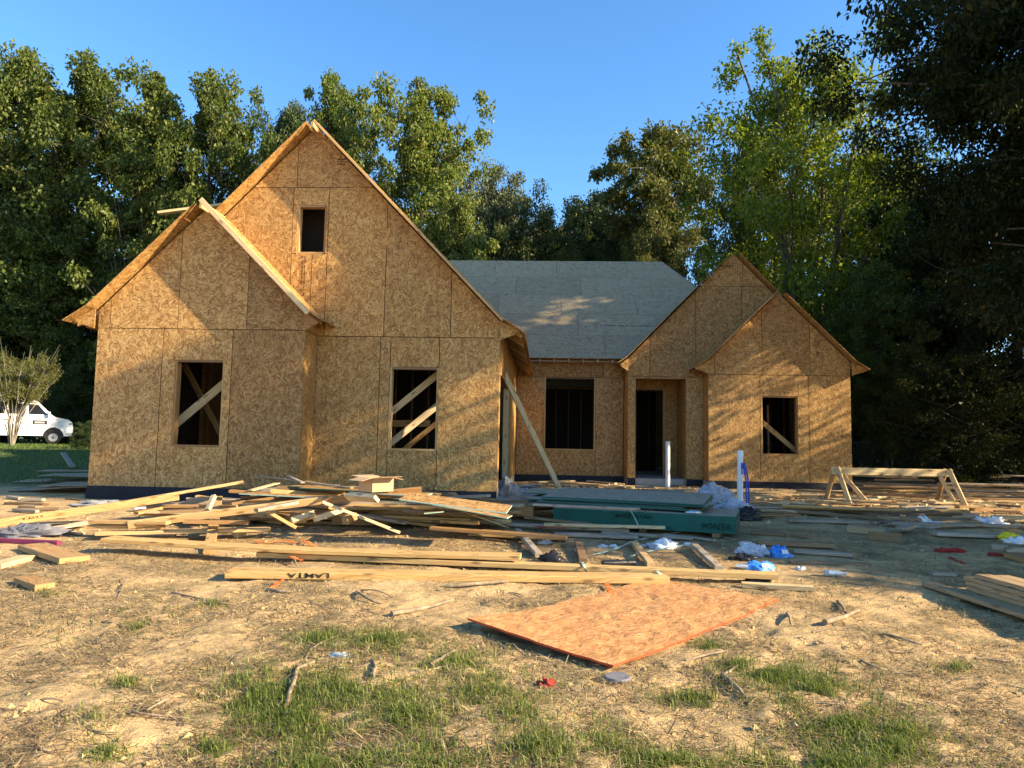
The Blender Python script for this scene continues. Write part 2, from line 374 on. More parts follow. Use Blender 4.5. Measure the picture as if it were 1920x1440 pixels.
M['leaf_lime'] = mat_leaf('leaves_yellow_green', [(.07, .11, .012), (.14, .185, .02), (.21, .235, .026), (.32, .28, .03)], .45)
M['leaf_olive'] = mat_leaf('leaves_olive', [(.045, .055, .014), (.095, .105, .024), (.14, .14, .034), (.22, .18, .05)], .3)
M['leaf_grey'] = mat_leaf('leaves_grey_green', [(.045, .055, .026), (.085, .10, .045), (.13, .14, .065), (.2, .19, .1)], .28)
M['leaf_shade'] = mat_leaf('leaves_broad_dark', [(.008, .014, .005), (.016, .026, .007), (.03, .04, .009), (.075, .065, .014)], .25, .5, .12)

# ================================================================ SETTING: ground
def ground_mat():
    m = NM('bare_sandy_ground'); tc = m.n('ShaderNodeTexCoord'); P = tc.outputs['Object']
    a = m.noise(P, .35, 4); b = m.noise(P, 2.3, 5, .65); c = m.noise(m.mapv(P, (16, 34, 16), (0, 0, R(20))), 1, 5, .7); d = m.noise(P, 95, 3, .6)
    sand = m.ramp(d, [(.25, (.46, .285, .12)), (.55, (.61, .40, .185)), (.8, (.71, .51, .26))])
    straw = m.ramp(m.noise(m.mapv(P, (30, 130, 30), (0, 0, R(-35))), 1, 4, .7), [(.3, (.15, .10, .05)), (.6, (.34, .25, .12)), (.8, (.52, .41, .2))])
    f = m.math('ADD', m.math('MULTIPLY', b, .7), m.math('MULTIPLY', c, .5))
    col = m.mix(m.ramp(f, [(.52, (0, 0, 0)), (.72, (1, 1, 1))]), sand, straw)
    dark = m.ramp(m.math('ADD', m.math('MULTIPLY', m.noise(P, 5.5, 6, .7), .8), m.math('MULTIPLY', d, .25)), [(.58, (0, 0, 0)), (.74, (1, 1, 1))])
    col = m.mix(m.math('MULTIPLY', dark, .5), col, (.13, .085, .045))
    # weedy green tinge towards the camera and lawn on the far left
    sep = m.n('ShaderNodeSeparateXYZ'); m.l(P, sep.inputs[0])
    near = m.math('MULTIPLY', m.ramp(m.math('ADD', m.math('MULTIPLY', sep.outputs[1], .1), m.math('MULTIPLY', a, .5)), [(.45, (1, 1, 1)), (.8, (0, 0, 0))]), m.ramp(b, [(.42, (0, 0, 0)), (.62, (1, 1, 1))]))
    col = m.mix(m.math('MULTIPLY', near, .2), col, (.12, .13, .04))
    lx = m.n('ShaderNodeMapRange'); m.l(m.math('ADD', sep.outputs[0], m.math('MULTIPLY', m.math('SUBTRACT', b, .5), 3)), lx.inputs[0]); lx.inputs[1].default_value = -8.5; lx.inputs[2].default_value = -10
    ly = m.n('ShaderNodeMapRange'); m.l(m.math('ADD', sep.outputs[1], m.math('MULTIPLY', m.math('SUBTRACT', b, .5), 3)), ly.inputs[0]); ly.inputs[1].default_value = 13.5; ly.inputs[2].default_value = 15
    lawn = m.math('MULTIPLY', lx.outputs[0], ly.outputs[0])
    g = m.mix(c, (.035, .06, .012), (.10, .13, .035))
    col = m.mix(lawn, col, g)
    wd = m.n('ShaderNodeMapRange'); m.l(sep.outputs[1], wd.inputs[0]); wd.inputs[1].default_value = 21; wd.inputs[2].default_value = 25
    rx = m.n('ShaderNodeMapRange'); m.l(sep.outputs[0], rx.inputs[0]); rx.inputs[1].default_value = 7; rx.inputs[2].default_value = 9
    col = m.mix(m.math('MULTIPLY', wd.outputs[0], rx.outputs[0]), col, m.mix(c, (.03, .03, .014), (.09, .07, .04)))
    m.bump(m.math('ADD', m.math('MULTIPLY', b, .8), m.math('ADD', m.math('MULTIPLY', c, .5), m.math('MULTIPLY', d, .16))), 1.0, .05)
    return m.out(col, .95)
def axis(vals):
    out = []
    for (a, b, st) in vals: out += list(np.arange(a, b, st))
    return np.array(out+[vals[-1][1]])
xs = axis([(-160, -40, 12), (-40, -14, 2), (-14, -6, .3), (-6, -3.4, .09), (-3.4, 3.8, .035), (3.8, 7, .09), (7, 14, .3), (14, 40, 2), (40, 160, 12)])
ys = axis([(-30, 2, 2), (2, 2.4, .1), (2.4, 7.2, .03), (7.2, 12, .07), (12, 22, .3), (22, 44, 1.5), (44, 260, 14)])
X, Y = np.meshgrid(xs, ys)
Z = gz(X, Y)
nearw = np.clip((9-np.hypot(X*.8, Y))/4, 0, 1)
Z = Z+nearw*((vnoise(X*9, Y*9)-.5)*.026+(vnoise(X*21+3, Y*21)-.5)*.02+np.maximum(vnoise(X*4+30, Y*4)-.62, 0)*-.07+(vnoise(X*38, Y*38+9)-.5)*.009)
me = bpy.data.meshes.new('ground'); nx, ny = len(xs), len(ys)
V = np.stack([X, Y, Z], -1).reshape(-1, 3)
idx = np.arange(nx*ny).reshape(ny, nx)
F = np.stack([idx[:-1, :-1], idx[:-1, 1:], idx[1:, 1:], idx[1:, :-1]], -1).reshape(-1, 4)
def fast_mesh(name, V, F, mat, smooth=False):
    me = bpy.data.meshes.new(name); k = F.shape[1]
    me.vertices.add(len(V)); me.vertices.foreach_set('co', np.ascontiguousarray(V, np.float32).ravel())
    me.loops.add(F.size); me.loops.foreach_set('vertex_index', np.ascontiguousarray(F, np.int32).ravel())
    me.polygons.add(len(F)); me.polygons.foreach_set('loop_start', np.arange(0, F.size, k, dtype=np.int32)); me.polygons.foreach_set('loop_total', np.full(len(F), k, np.int32))
    me.materials.append(mat); me.polygons.foreach_set('use_smooth', np.full(len(F), smooth, bool)); me.update(calc_edges=True)
    return me
def link(name, me, parent=None, loc=None, kind=None):
    o = bpy.data.objects.new(name, me); COL.objects.link(o)
    if parent is not None: o.parent = parent
    if loc is not None: o.location = loc
    if kind: o['kind'] = kind
    return o
M['ground'] = ground_mat()
link('ground', fast_mesh('ground', V, F, M['ground'], True), kind='structure')

# ================================================================ HOUSE
yL, yM, yC, yP, yR = 12.08, 12.74, 20.18, 19.28, 18.72
xa, xb, xc = -7.9, -4.2, -.86          # left wing corners
xp, xr, xe = 2.17, 4.18, 7.80          # porch gable, right gable, east wall
H = 2.75
house = empty('house', (0, 16, 0), 'unfinished single-storey house sheathed in strand board with four front gables', 'house')
EX, EY, EZ = Vector((1, 0, 0)), Vector((0, 1, 0)), Vector((0, 0, 1))
def part(name, mb, mat): return mb.build(name, mat, house)
# foundation slab and its black wrap
def fbox(name, x0, x1, y0, y1, z0, z1, mat):
    mb = MB(); mb.box((x0, y0, z0), (x1-x0, 0, 0), (0, y1-y0, 0), (0, 0, z1-z0)); return part(name, mb, mat)
fbox('foundation', xa+.02, xb-.02, yL+.02, yM+.03, -.6, -.004, M['slab'])
fbox('foundation', xa+.02, xc-.02, yM+.034, 29, -.6, -.004, M['slab'])
fbox('foundation', xc-.016, xe-.02, yC+.02, 29, -.6, -.004, M['slab'])
fbox('foundation', xp+.02, xr-.02, yP+.02, yC+.016, -.6, -.006, M['slab'])
fbox('foundation', xr-.016, xe-.02, yR+.02, yC+.016, -.6, -.008, M['slab'])
def wrap(x0, x1, y, z0=-.3):
    mb = MB(); n = max(4, int((x1-x0)/.12)); rows = []
    for zz, am in ((.004, .003), (-.06, .012), (-.14, .02), (z0, .03)):
        rows.append([(x0+(x1-x0)*k/n, y-.012-am*(1+math.sin(k*1.7+zz*30))*.6-random.uniform(0, am), zz) for k in range(n+1)])
    mb.grid(rows, 0, False, True); return part('foundation_wrap', mb, M['wrap'])
wrap(xa-.01, xb+.01, yL+.012); wrap(xb, xc, yM+.012); wrap(xc, xp, yC+.012); wrap(xp, 2.38, yP+.012); wrap(3.72, xr, yP+.012); wrap(xr, xe, yR+.012)
mb = MB(); mb.box((xa-.09, yL-.22, -.42), (1.5, 0, 0), (0, .2, 0), (0, 0, .165)); part('footing', mb, M['concrete'])

def tri_outline(x0, x1, base, slope):
    m_ = (x0+x1)/2; return [(x0, 0), (x1, 0), (x1, base), (m_, base+slope*(x1-x0)/2), (x0, base)]
oL = tri_outline(xa, xb, 3.07, 1.0); oM = tri_outline(xa, xc, 3.05, 1.035); oP = tri_outline(xp, xe, 3.2, 1.03); oR = tri_outline(xr, xe, 3.1, 1.0)
W_L = (-6.47, .70, -5.59, 2.21); W_M = (-2.84, .70, -1.95, 2.20); W_U = (-4.66, 4.28, -4.12, 5.20)
W_C = (-.07, .70, 1.37, 2.747); W_D = (2.385, -.01, 3.71, 2.665); W_R = (5.53, .69, 6.46, 2.21)
O = lambda y: (0, y, 0)
panels('osb_panel', house, O(yL), EX, EZ, oL, [(0, H, [xa, -6.71, -5.47, xb]), (H, 5.3, [xa, -7.69, -6.47, -5.24, xb], False)], M['osb'], holes=[W_L])
panels('osb_panel', house, O(yM), EX, EZ, oM, [(0, H, [xb, -3.03, -2.84]), (0, .70, [-2.84, -1.95]), (2.20, H, [-2.84, -1.95]), (0, H, [-1.95, xc]), (H, 5.53, [xa, -6.0, -4.75]), (H, 4.28, [-4.75, -4.36, -4.08]), (4.28, 5.53, [-4.75, -4.08]), (H, 5.53, [-4.08, -2.98, -1.76, xc]), (5.53, 6.8, [-5.8, -4.7, -3.0], False)], M['osb_warm'], holes=[W_U])
panels('osb_panel', house, O(yC), EX, EZ, [(xc, 0), (xp, 0), (xp, 3.42), (xc, 3.42)], [(0, H, [xc+.012, W_C[0]-.004, W_C[2]+.004, xp-.014]), (H, 3.42, [xc+.012, 1.58, xp-.014], False)], M['osb'], holes=[W_C])
panels('osb_panel', house, O(yP), EX, EZ, oP, [(0, H-.03, [xp, W_D[0], W_D[2], xr]), (H-.03, 5.2, [xp, 2.76, 3.98, 5.2, 6.42, xe], False), (5.2, 6.3, [3.0, 5.24, 7.0], False)], M['osb'], holes=[W_D, (xr+.02, -.01, xe+.1, 2.72)])
panels('osb_panel', house, O(yR), EX, EZ, oR, [(0, H, [xr, 5.5, 6.74, xe]), (H, 5.1, [xr, 4.34, 5.56, 6.78, xe], False)], M['osb'], holes=[W_R])
# side walls
EYn = -EY
def side(x, y0, y1, facing, rows, holes=(), top=3.05, mat=None):
    a = EY if facing > 0 else EYn
    oo = [(y0, 0), (y1, 0), (y1, top), (y0, top)]
    if facing < 0:
        oo = [(-y1, 0), (-y0, 0), (-y0, top), (-y1, top)]; rows = [(r_[0], r_[1], [-q for q in reversed(r_[2])]) for r_ in rows]
        holes = [(-h[2], h[1], -h[0], h[3]) for h in holes]
    panels('osb_panel', house, (x, 0, 0), a, EZ, oo, rows, mat or M['osb_warm'], holes=holes)
side(xb, yL+.013, yM-.002, 1, [(0, H, [yL+.013, yM]), (H, 3.05, [yL+.013, yM])])
G_O = (13.05, -.01, 16.6, 2.13)
ysm = [yM+.013, G_O[0], 14.0, 15.2, 16.6, 17.8, 19.0, yC-.002]
side(xc, yM+.013, yC-.002, 1, [(0, H, ysm), (H, 3.0, ysm)], [G_O], 3.0)
side(xa, yL+.013, 29, -1, [(0, H, [yL+.013, 13.3, 15.7, 18.2, 20.6, 23, 25.5, 29]), (H, 3.03, [yL+.013, 15, 18, 21, 24, 29])], (), 3.03)
side(xp, yP+.013, yC-.002, -1, [(0, H, [yP+.013, yC]), (H, 3.15, [yP+.013, yC])], (), 3.15)
side(xr, yR+.013, yP-.002, -1, [(0, H, [yR+.013, yP]), (H, 3.05, [yR+.013, yP])], (), 3.05)
side(xe, yR+.013, 29, 1, [(0, H, [yR+.013, 21, 23.5, 26, 29]), (H, 3.05, [yR+.013, 21, 23.5, 26, 29])], (), 3.05)
panels('osb_panel', house, (0, 29, 0), -EX, EZ, [(-xe, 0), (-xa, 0), (-xa, 3.2), (-xe, 3.2)], [(0, H, [-xe, -5, -2.5, 0, 2.5, 5, -xa]), (H, 3.2, [-xe, -5, -2.5, 0, 2.5, 5, -xa])], M['osb'])
# recessed porch behind the entrance opening
yI = 20.62
panels('osb_panel', house, O(yI), EX, EZ, [(2.1, 0), (3.9, 0), (3.9, 2.75), (2.1, 2.75)], [(0, 2.75, [2.2, 3.37, 3.72])], M['osb_warm'], holes=[(2.38, -.01, 3.37, 2.50)])
panels('osb_panel', house, (3.715, 0, 0), EYn, EZ, [(-yI, 0), (-yP-.013, 0), (-yP-.013, 2.72), (-yI, 2.72)], [(0, 2.72, [-yI, -yP-.013])], M['osb_warm'])
panels('osb_panel', house, (2.38, 0, 0), EY, EZ, [(yP+.013, 0), (yI, 0), (yI, 2.72), (yP+.013, 2.72)], [(0, 2.72, [yP+.013, yI])], M['osb'])
mb = MB(); mb.box((2.2, yP+.016, 2.73), (1.6, 0, 0), (0, 1.4, 0), (0, 0, .012)); part('porch_ceiling', mb, M['osb_warm'])

# rough framing round every opening
def frame(hole, y, name='window_frame', sill=True, dp=.14):
    x0, z0, x1, z1 = hole; t = .038; yy = y+.013
    for (ox, oz, lx, lz) in ((x0-.001, z0, t, z1-z0), (x1+.001-t, z0, t, z1-z0)):
        mb = MB(); mb.box((ox, yy, oz), (0, 0, lz), (lx, 0, 0), (0, dp, 0)); part(name, mb, M['wood'])
    mb = MB(); mb.box((x0+t, yy, z1-.036), (x1-x0-2*t, 0, 0), (0, 0, .038), (0, dp, 0)); part(name, mb, M['wood_dark'])
    if sill: mb = MB(); mb.box((x0+t, yy, z0-.002), (x1-x0-2*t, 0, 0), (0, 0, .038), (0, dp, 0)); part(name, mb, M['wood'])
for hole, y in ((W_L, yL), (W_M, yM), (W_U, yM), (W_C, yC), (W_R, yR)): frame(hole, y)
frame((2.38, 0, 3.37, 2.5), yI, 'door_frame', False)
mb = MB(); mb.box((xc-.15, 16.61, 0), (0, 0, 2.13), (.135, 0, 0), (0, .09, 0)); part('door_frame', mb, M['wood_pale'])
mb = MB(); mb.box((xc-.15, G_O[0], 2.135), (0, 3.6, 0), (.135, 0, 0), (0, 0, .14)); part('door_header', mb, M['wood_dark'])
mb = MB(); mb.box((xc-.10, yM+.012, 0), (0, 0, 2.9), (.085, 0, 0), (0, .09, 0)); part('corner_stud', mb, M['wood'])

# roofs
def gable_roof(x0, x1, base, slope, y0, y1, mat, eave=.42, lift=.045, rows=3, kick=True, eave_r=None, ridge_gap=.07, y0k=None, left=True, right=True, y1l=None):
    mid = (x0+x1)/2; th = math.atan(slope); c_, s_ = math.cos(th), math.sin(th); L = (mid-x0)/c_
    for sgn, xx, on in ((-1, x0, left), (1, x1, right)):
        if not on: continue
        yb = y1l if (y1l and sgn < 0) else y1
        n = Vector((sgn*s_, 0, c_)); b = Vector((-sgn*c_, 0, s_)); a = b.cross(n)
        O_ = Vector((xx, 0, base))+n*(lift+.012)
        yr = (-yb, -y0) if a.y < 0 else (y0, yb)
        hs = [L-1.2192*k for k in range(0, rows+1)]; hs = [h for h in hs if h > .05]+[0]; hs = sorted(set(hs)); hs[-1] = L-ridge_gap-(0 if sgn < 0 else .05)
        rws = []
        for k in range(len(hs)-1):
            off = 1.2*(k % 2); xs_ = [yr[0]]
            front = yr[1] if a.y < 0 else yr[0]
            cuts = sorted([front+(-1 if a.y < 0 else 1)*(q*2.438+off) for q in range(0, 9)])
            xs_ = [yr[0]]+[q for q in cuts if yr[0]+.2 < q < yr[1]-.2]+[yr[1]]
            rws.append((hs[k], hs[k+1], xs_))
        panels('roof_panel', house, O_, a, b, [(yr[0], -.1), (yr[1], -.1), (yr[1], L+.1), (yr[0], L+.1)], rws, mat, .014, .003, flip=False)
        if kick:
            t2 = R(33); n2 = Vector((sgn*math.sin(t2), 0, math.cos(t2))); b2 = Vector((-sgn*math.cos(t2), 0, math.sin(t2)))
            ev = eave if sgn < 0 or not eave_r else eave_r; Le = ev/math.cos(t2); O2 = Vector((xx, 0, base))+n*(lift+.01)-b2*Le
            cuts = [yr[0]]+[q for q in np.arange(math.ceil(yr[0]/2.438)*2.438, yr[1], 2.438) if yr[0]+.3 < q < yr[1]-.3]+[yr[1]]
            panels('eave_panel', house, O2, a, b2, [(yr[0], 0), (yr[1], 0), (yr[1], Le), (yr[0], Le)], [(0, Le+.01, cuts)], mat, .014, .002, flip=False)
            # rafter tails under the eave
            yy = y0+.32; 
            while yy < yb-.1:
                p0 = Vector((xx-sgn*.02, yy, base-.05)); p1 = Vector((xx+sgn*(ev-.03), yy, base-.05-(ev-.05)*math.tan(t2)))
                mb = MB(); mb.box(p0, p1-p0, (0, .038, 0), (0, 0, .075)); part('rafter_tail', mb, M['wood']); yy += .61
gable_roof(xa, xb, 3.07, 1.0, yL-.30, yM-.003, M['osb_warm'], y1l=yM-.003, eave_r=.30)
gable_roof(xa, xc, 3.05, 1.035, yM-.30, 24.6, M['osb_warm'], rows=5)
gable_roof(xp, xe, 3.2, 1.03, yP-.24, 24.0, M['osb'], rows=4, eave=.25)
gable_roof(xr, xe, 3.1, 1.0, yR-.26, yP-.003, M['osb'], eave=.36)
# barge boards: pale 2x4 down the right rake of the front-left gable, thin boards on the others
def barge(p0, p1, w_, t_, mat, roll=R(90)):
    mb = MB(); mb.plank(p0, p1, w_, t_, roll); return part('barge_board', mb, mat)
th45 = math.pi/4
barge((-6.02, yL-.322, 4.92), (-4.05, yL-.322, 2.95), .085, .038, M['wood_pale'])
barge((-4.33, yM-.315, 6.66), (-.80, yM-.315, 3.0), .04, .03, M['wood'])
mb = MB(); mb.plank((-6.05, yL-.25, 4.83), (-6.05, yM, 4.83), .038, .14); part('ridge_board', mb, M['wood'])
mb = MB(); mb.plank((-4.38, yM-.25, 6.55), (-4.38, yM+3, 6.55), .038, .14); part('ridge_board', mb, M['wood'])
# soffit returns at the gable feet
for (x, y, base, s, m_) in ((xa, yL, 3.07, -1, 'osb_warm'), (xb, yL, 3.07, 1, 'wood'), (xc, yM, 3.05, 1, 'osb_warm'), (xr, yR, 3.1, -1, 'osb'), (xe, yR, 3.1, 1, 'osb_warm'), (xp, yP, 3.2, -1, 'osb_warm')):
    e_ = .24 if x == xb else .36 if s > 0 or x != xp else .2
    mb = MB(); panel_mesh(mb, Vector((x, y-.1, base)), EX, EZ, [[(s*.0, -.34), (s*.02, -.34), (s*e_, -.22), (s*e_, -.17), (0, .0)] if s > 0 else [(0, 0), (-e_, -.17), (-e_, -.22), (-.02, -.34), (0, -.34)]], .014)
    part('eave_return', mb, M[m_])
# loose lookout board poking out past the ridge of the front-left gable
mb = MB(); mb.plank(A(297, 402, 13.6), A(440, 384, 13.9), .14, .05, 0); part('lookout_board', mb, M['wood_pale'])
# main hipped roof
tC = R(40.3); bC = Vector((0, math.cos(tC), math.sin(tC))); yE, zE = 19.77, 3.25; SL = 1.2192*5
ridge_y = yE+SL*math.cos(tC); ridge_z = zE+SL*math.sin(tC)
outl = [(-7.9, 0), (6.6, 0), (3.9, SL), (-7.9, SL)]
seam = [(-.60, 1.62, 3.8, 6.3), (.9, 3.2, 5.5, 7), (-1.55, .40, 2.72, 5.1), (-1.05, 1.05, 3.33, 5.6), (-1.83, .26, 2.62, 4.9)]
rws = [(k*1.2192, (k+1)*1.2192, [-7.9, -5.3, -2.9]+list(seam[k])+[7.5]) for k in range(5)]
for k in range(5): rws[k] = (rws[k][0], rws[k][1], sorted(set(rws[k][2])))
panels('roof_panel', house, (0, yE, zE), EX, bC, outl, rws, M['osb_roof'], .014, .004, flip=False)
mb = MB(); pr = Vector((3.9, ridge_y, ridge_z)); mb.face([pr, (6.6, yE, zE), (8.1, yE+2, zE-.1), (8.1, 29.2, 3.1)]); mb.face([pr, (8.1, 29.2, 3.1), (-7.9, 29.2, 3.1), (-7.9, ridge_y, ridge_z)]); part('rear_roof', mb, M['osb_roof'])
mb = MB(); mb.box((xc, yE+.012, zE-.10), (xp-xc, 0, 0), (0, .02, 0), (0, 0, .03)); part('sub_fascia', mb, M['wood_dark'])
x_ = xc+.22
while x_ < xp-.1:
    mb = MB(); mb.box((x_, yE+.05, zE-.115), (0, .4, .0), (.038, 0, 0), (0, 0, .09)); part('rafter_tail', mb, M['wood_pale']); x_ += .405
mb = MB(); mb.box((xa+.16, 12.2, 0), (0, 3.4, 0), (.012, 0, 0), (0, 0, 2.74)); part('blackout_wall', mb, M['inner_shade'])  # added dark sheet that keeps the left window black
mb = MB(); mb.box((xa+.1, 12.2, 2.76), (3.5, 0, 0), (0, 3.4, 0), (0, 0, .012)); part('blackout_ceiling', mb, M['inner_shade'])  # added dark lid that keeps light out of the left wing
mb = MB(); mb.box((-5.15, yM+.6, 3.4), (1.5, 0, 0), (0, .012, 0), (0, 0, 2.15)); part('blackout_wall', mb, M['inner_shade'])  # added dark sheet behind the upper gable window so it reads black
mb = MB(); mb.box((-4.0, yM+.12, 2.78), (3.0, 0, 0), (0, 6, 0), (0, 0, .012)); part('blackout_ceiling', mb, M['inner_shade'])  # added dark lid over the main wing to hold its interior dark
# interior framing seen through the openings
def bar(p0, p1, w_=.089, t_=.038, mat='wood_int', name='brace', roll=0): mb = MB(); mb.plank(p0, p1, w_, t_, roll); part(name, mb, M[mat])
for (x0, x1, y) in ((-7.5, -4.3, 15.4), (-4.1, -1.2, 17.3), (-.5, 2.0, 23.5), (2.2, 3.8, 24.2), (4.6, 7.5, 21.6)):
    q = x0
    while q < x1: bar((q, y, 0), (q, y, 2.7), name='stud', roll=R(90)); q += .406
    mb = MB(); mb.box((x0, y+.9, 0), (x1-x0, 0, 0), (0, .012, 0), (0, 0, 2.74)); part('blackout_wall', mb, M['inner_shade'])  # dark sheet added behind the studs to blacken the opening
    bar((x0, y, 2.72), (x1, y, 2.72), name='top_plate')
bar(A(318, 812, yL+.5), A(425, 722, yL+.62), .14, .038, 'wood_pale', roll=R(80))
bar(A(345, 690, yL+1.6), A(418, 828, yL+1.4), .12, .038, 'wood', roll=R(80))
bar(A(722, 788, yM+.35), A(828, 702, yM+.5), .12, .038, 'wood_pale', roll=R(80))
bar(A(722, 845, yM+.7), A(828, 760, yM+.9), .12, .038, 'wood_pale', roll=R(80))
bar(A(740, 862, yM+1.5), A(828, 790, yM+1.6), .1, .038, 'wood', roll=R(80))
bar(A(720, 800, yM+2.6), A(806, 800, yM+2.6), .14, .038, 'wood', roll=R(80))
bar(A(1420, 788, yR+.5), A(1502, 858, yR+.6), .12, .038, 'wood', roll=R(80))
bar(A(1441, 870, yR+1.6), A(1439, 760, yR+1.6), .09, .038, 'wood_pale', roll=0)
bar((xc-.35, 14.2, 0), (xc-.16, 13.6, 2.2), .089, .038, 'wood_pale', roll=R(90))
bar((xc-.2, 15.5, 0), (xc-.25, 13.2, 1.2), .089, .038, 'wood', roll=0)
# panel print: small unreadable mill marks
def marks(name, O_, a, b, n_, size, mat='inkbrown', rows=1, jitter=.3):
    mb = MB(); nrm = a.cross(b)
    for r_ in range(rows):
        x_ = 0
        for k in range(n_):
            wd = size*random.uniform(.35, 1.1); ht = size*random.uniform(.5, 1)
            p = O_+a*x_-b*(r_*size*1.7)+nrm*.0035
            if random.random() > .15: mb.face([p, p+a*wd, p+a*wd+b*ht, p+b*ht])
            x_ += wd+size*random.uniform(.1, .4)
    return part(name, mb, M[mat])
marks('mill_stamp', A(632, 300, yM-.004), EX, EZ, 7, .028, rows=3)
marks('mill_stamp', A(1529, 640, yR-.004), EX, EZ, 5, .028, rows=5); marks('mill_stamp', A(1531, 662, yR-.004), EX, EZ, 4, .025, rows=4)
marks('mill_stamp', A(571, 480, yM-.006), -EZ, EX, 26, .03, rows=2)
marks('mill_stamp', A(1340, 500, yP-.004), EX, EZ, 12, .05, 'inkbrown')
pt = Vector((1.55, yE, zE))+bC*1.75; marks('mill_stamp', pt, EX, bC, 40, .05, 'ink')
pt = Vector((1.45+1.25, yE, zE))+bC*.5; marks('mill_stamp', pt, EX, bC, 10, .06, 'ink')

# ================================================================ TREES
def leaf_verts(C, n_per, rad, ll, lw, rg, droop=.35, shell=.55, flat=.8):
    """rhombic folded leaves scattered in clumps round the centres C; returns verts (N*4, 3) and quads"""
    C = np.asarray(C, float); K = len(C); N = K*n_per
    rad = np.asarray(rad, float) if np.ndim(rad) else np.full(K, rad)
    d = rg.normal(size=(N, 3)); d /= np.linalg.norm(d, axis=1)[:, None]
    r_ = (shell+(1-shell)*rg.random(N))*rg.random(N)**.35
    c = np.repeat(C, n_per, 0); rr = np.repeat(rad, n_per)
    p = c+d*(r_*rr)[:, None]*np.array([1, 1, flat])
    ax = d*.8+rg.normal(size=(N, 3))*.7+np.array([0, 0, -droop]); ax /= np.linalg.norm(ax, axis=1)[:, None]
    nn = d*.5+rg.normal(size=(N, 3))*.6+np.array([0, 0, .7]); sd_ = np.cross(nn, ax); sd_ /= np.maximum(np.linalg.norm(sd_, axis=1), 1e-6)[:, None]
    nn = np.cross(ax, sd_)
    sz = (.65+.7*rg.random(N))[:, None]; L = ll*sz; W_ = lw*sz
    V = np.stack([p-ax*L*.5, p+sd_*W_*.5+nn*W_*.18-ax*L*.05, p+ax*L*.5-nn*L*.12, p-sd_*W_*.5+nn*W_*.18-ax*L*.05], 1).reshape(-1, 3)
    return V, np.arange(N*4, dtype=np.int32).reshape(-1, 4)
PROF = {
 'oval': lambda t: np.sin(np.pi*np.clip(t*.92+.06, 0, 1))**.7,
 'round': lambda t: np.sqrt(np.clip(1-(2*t-.95)**2, .02, 1)),
 'spire': lambda t: np.clip(1.05-t*.9, .1, 1)*np.clip(t*5+.35, 0, 1),
 'umbrella': lambda t: np.clip(t*1.5+.2, 0, 1)*np.clip(2.4-2.2*t, .15, 1),
}
def make_tree(seed, Ht, z0, Rr, n_limb, per_limb, n_leaf, ll, lw, prof, tr, bark, leaf, steep=.6, clr=0.92, stems=1, droop=.35, keep=None, name='tree', flat=.8):
    rg = np.random.default_rng(seed); rnd = random.Random(seed)
    mb = MB(); cents = []; rads = []
    for s_ in range(stems):
        az0 = 2*math.pi*s_/max(1, stems)+rnd.random(); lean = 0 if stems == 1 else rnd.uniform(.10, .24)*Ht
        pts = []; nk = 7; wob = Ht*.012
        for k in range(nk):
            t = k/(nk-1); o = lean*(t**1.3)
            pts.append(Vector((math.cos(az0)*o+rnd.gauss(0, wob)*(t > 0), math.sin(az0)*o+rnd.gauss(0, wob)*(t > 0), Ht*.97*t-.15*(k == 0))))
        t0 = tr/(stems**.5); mb.tube(pts, [t0*(1.25 if k == 0 else 1)*(1-.9*k/(nk-1))+.015 for k in range(nk)], 8)
        def trunk_at(h):
            f = min(max(h/(Ht*.97), 0), .999)*(nk-1); i = int(f); return pts[i].lerp(pts[i+1], f-i)
        nl = max(3, n_limb//stems)
        for i in range(nl):
            t = (i+.5)/nl; h = z0+(Ht-z0)*(t*.93); base_h = max(z0*.55, h-(Ht-z0)*.16*steep*1.4)
            az = az0+i*2.39996+rnd.uniform(-.4, .4); L = Rr*float(PROF[prof](t))*rnd.uniform(.72, 1.15)
            if stems > 1: L *= .75
            p0 = trunk_at(base_h); rise = (h-base_h)+L*steep*.35
            q = [p0]; 
            for k in (1, 2, 3):
                f = k/3; q.append(p0+Vector((math.cos(az)*L*f, math.sin(az)*L*f, rise*(f**.75)))+Vector((rnd.gauss(0, .06), rnd.gauss(0, .06), rnd.gauss(0, .05)))*L*.6)
            rl = max(.014, t0*.36*(1-t*.6))
            if not keep or keep(q[-1]): mb.tube(q, [rl, rl*.7, rl*.45, .012], 5)
            elif keep(q[2]): mb.tube(q[:3], [rl, rl*.7, .012], 5)
            for j in range(per_limb):
                f = .32+.68*((j+rnd.random())/per_limb); i_ = min(int(f*3), 2); c = q[i_].lerp(q[i_+1], f*3-i_)
                sp = L*.24*(.5+f)+.15
                c = c+Vector([max(-1.3, min(1.3, rnd.gauss(0, 1)))*sp*q_ for q_ in (1, 1, .75)])
                if keep and not keep(c): continue
                cents.append(tuple(c)); rads.append(clr*rnd.uniform(.55, 1.25))
                if j % 2 == 0 and not keep: mb.tube([q[i_].lerp(q[i_+1], max(0, f*3-i_-.3)), Vector(c)], [.018, .006], 4, 0, False)
        for k in range(3):
            cents.append(tuple(pts[-1]+Vector((rnd.gauss(0, .25), rnd.gauss(0, .25), -k*.5)))); rads.append(clr*.6)
    LV, LF = leaf_verts(cents, n_leaf, rads, ll, lw, rg, droop, flat=flat)
    cm = fast_mesh('crown', LV, LF, M[leaf])
    root = bpy.data.objects.new(name, None); root.empty_display_size = .2
    tk = mb.build('trunk', M[bark], None, (0, 0, 0)); tk.parent = root
    cr = bpy.data.objects.new('crown', cm); COL.objects.link(cr); cr.parent = root
    return root
def copy_tree(o):
    c = o.copy(); COL.objects.link(c)
    for ch in list(o.children):
        d = ch.copy(); COL.objects.link(d); d.parent = c
    return c
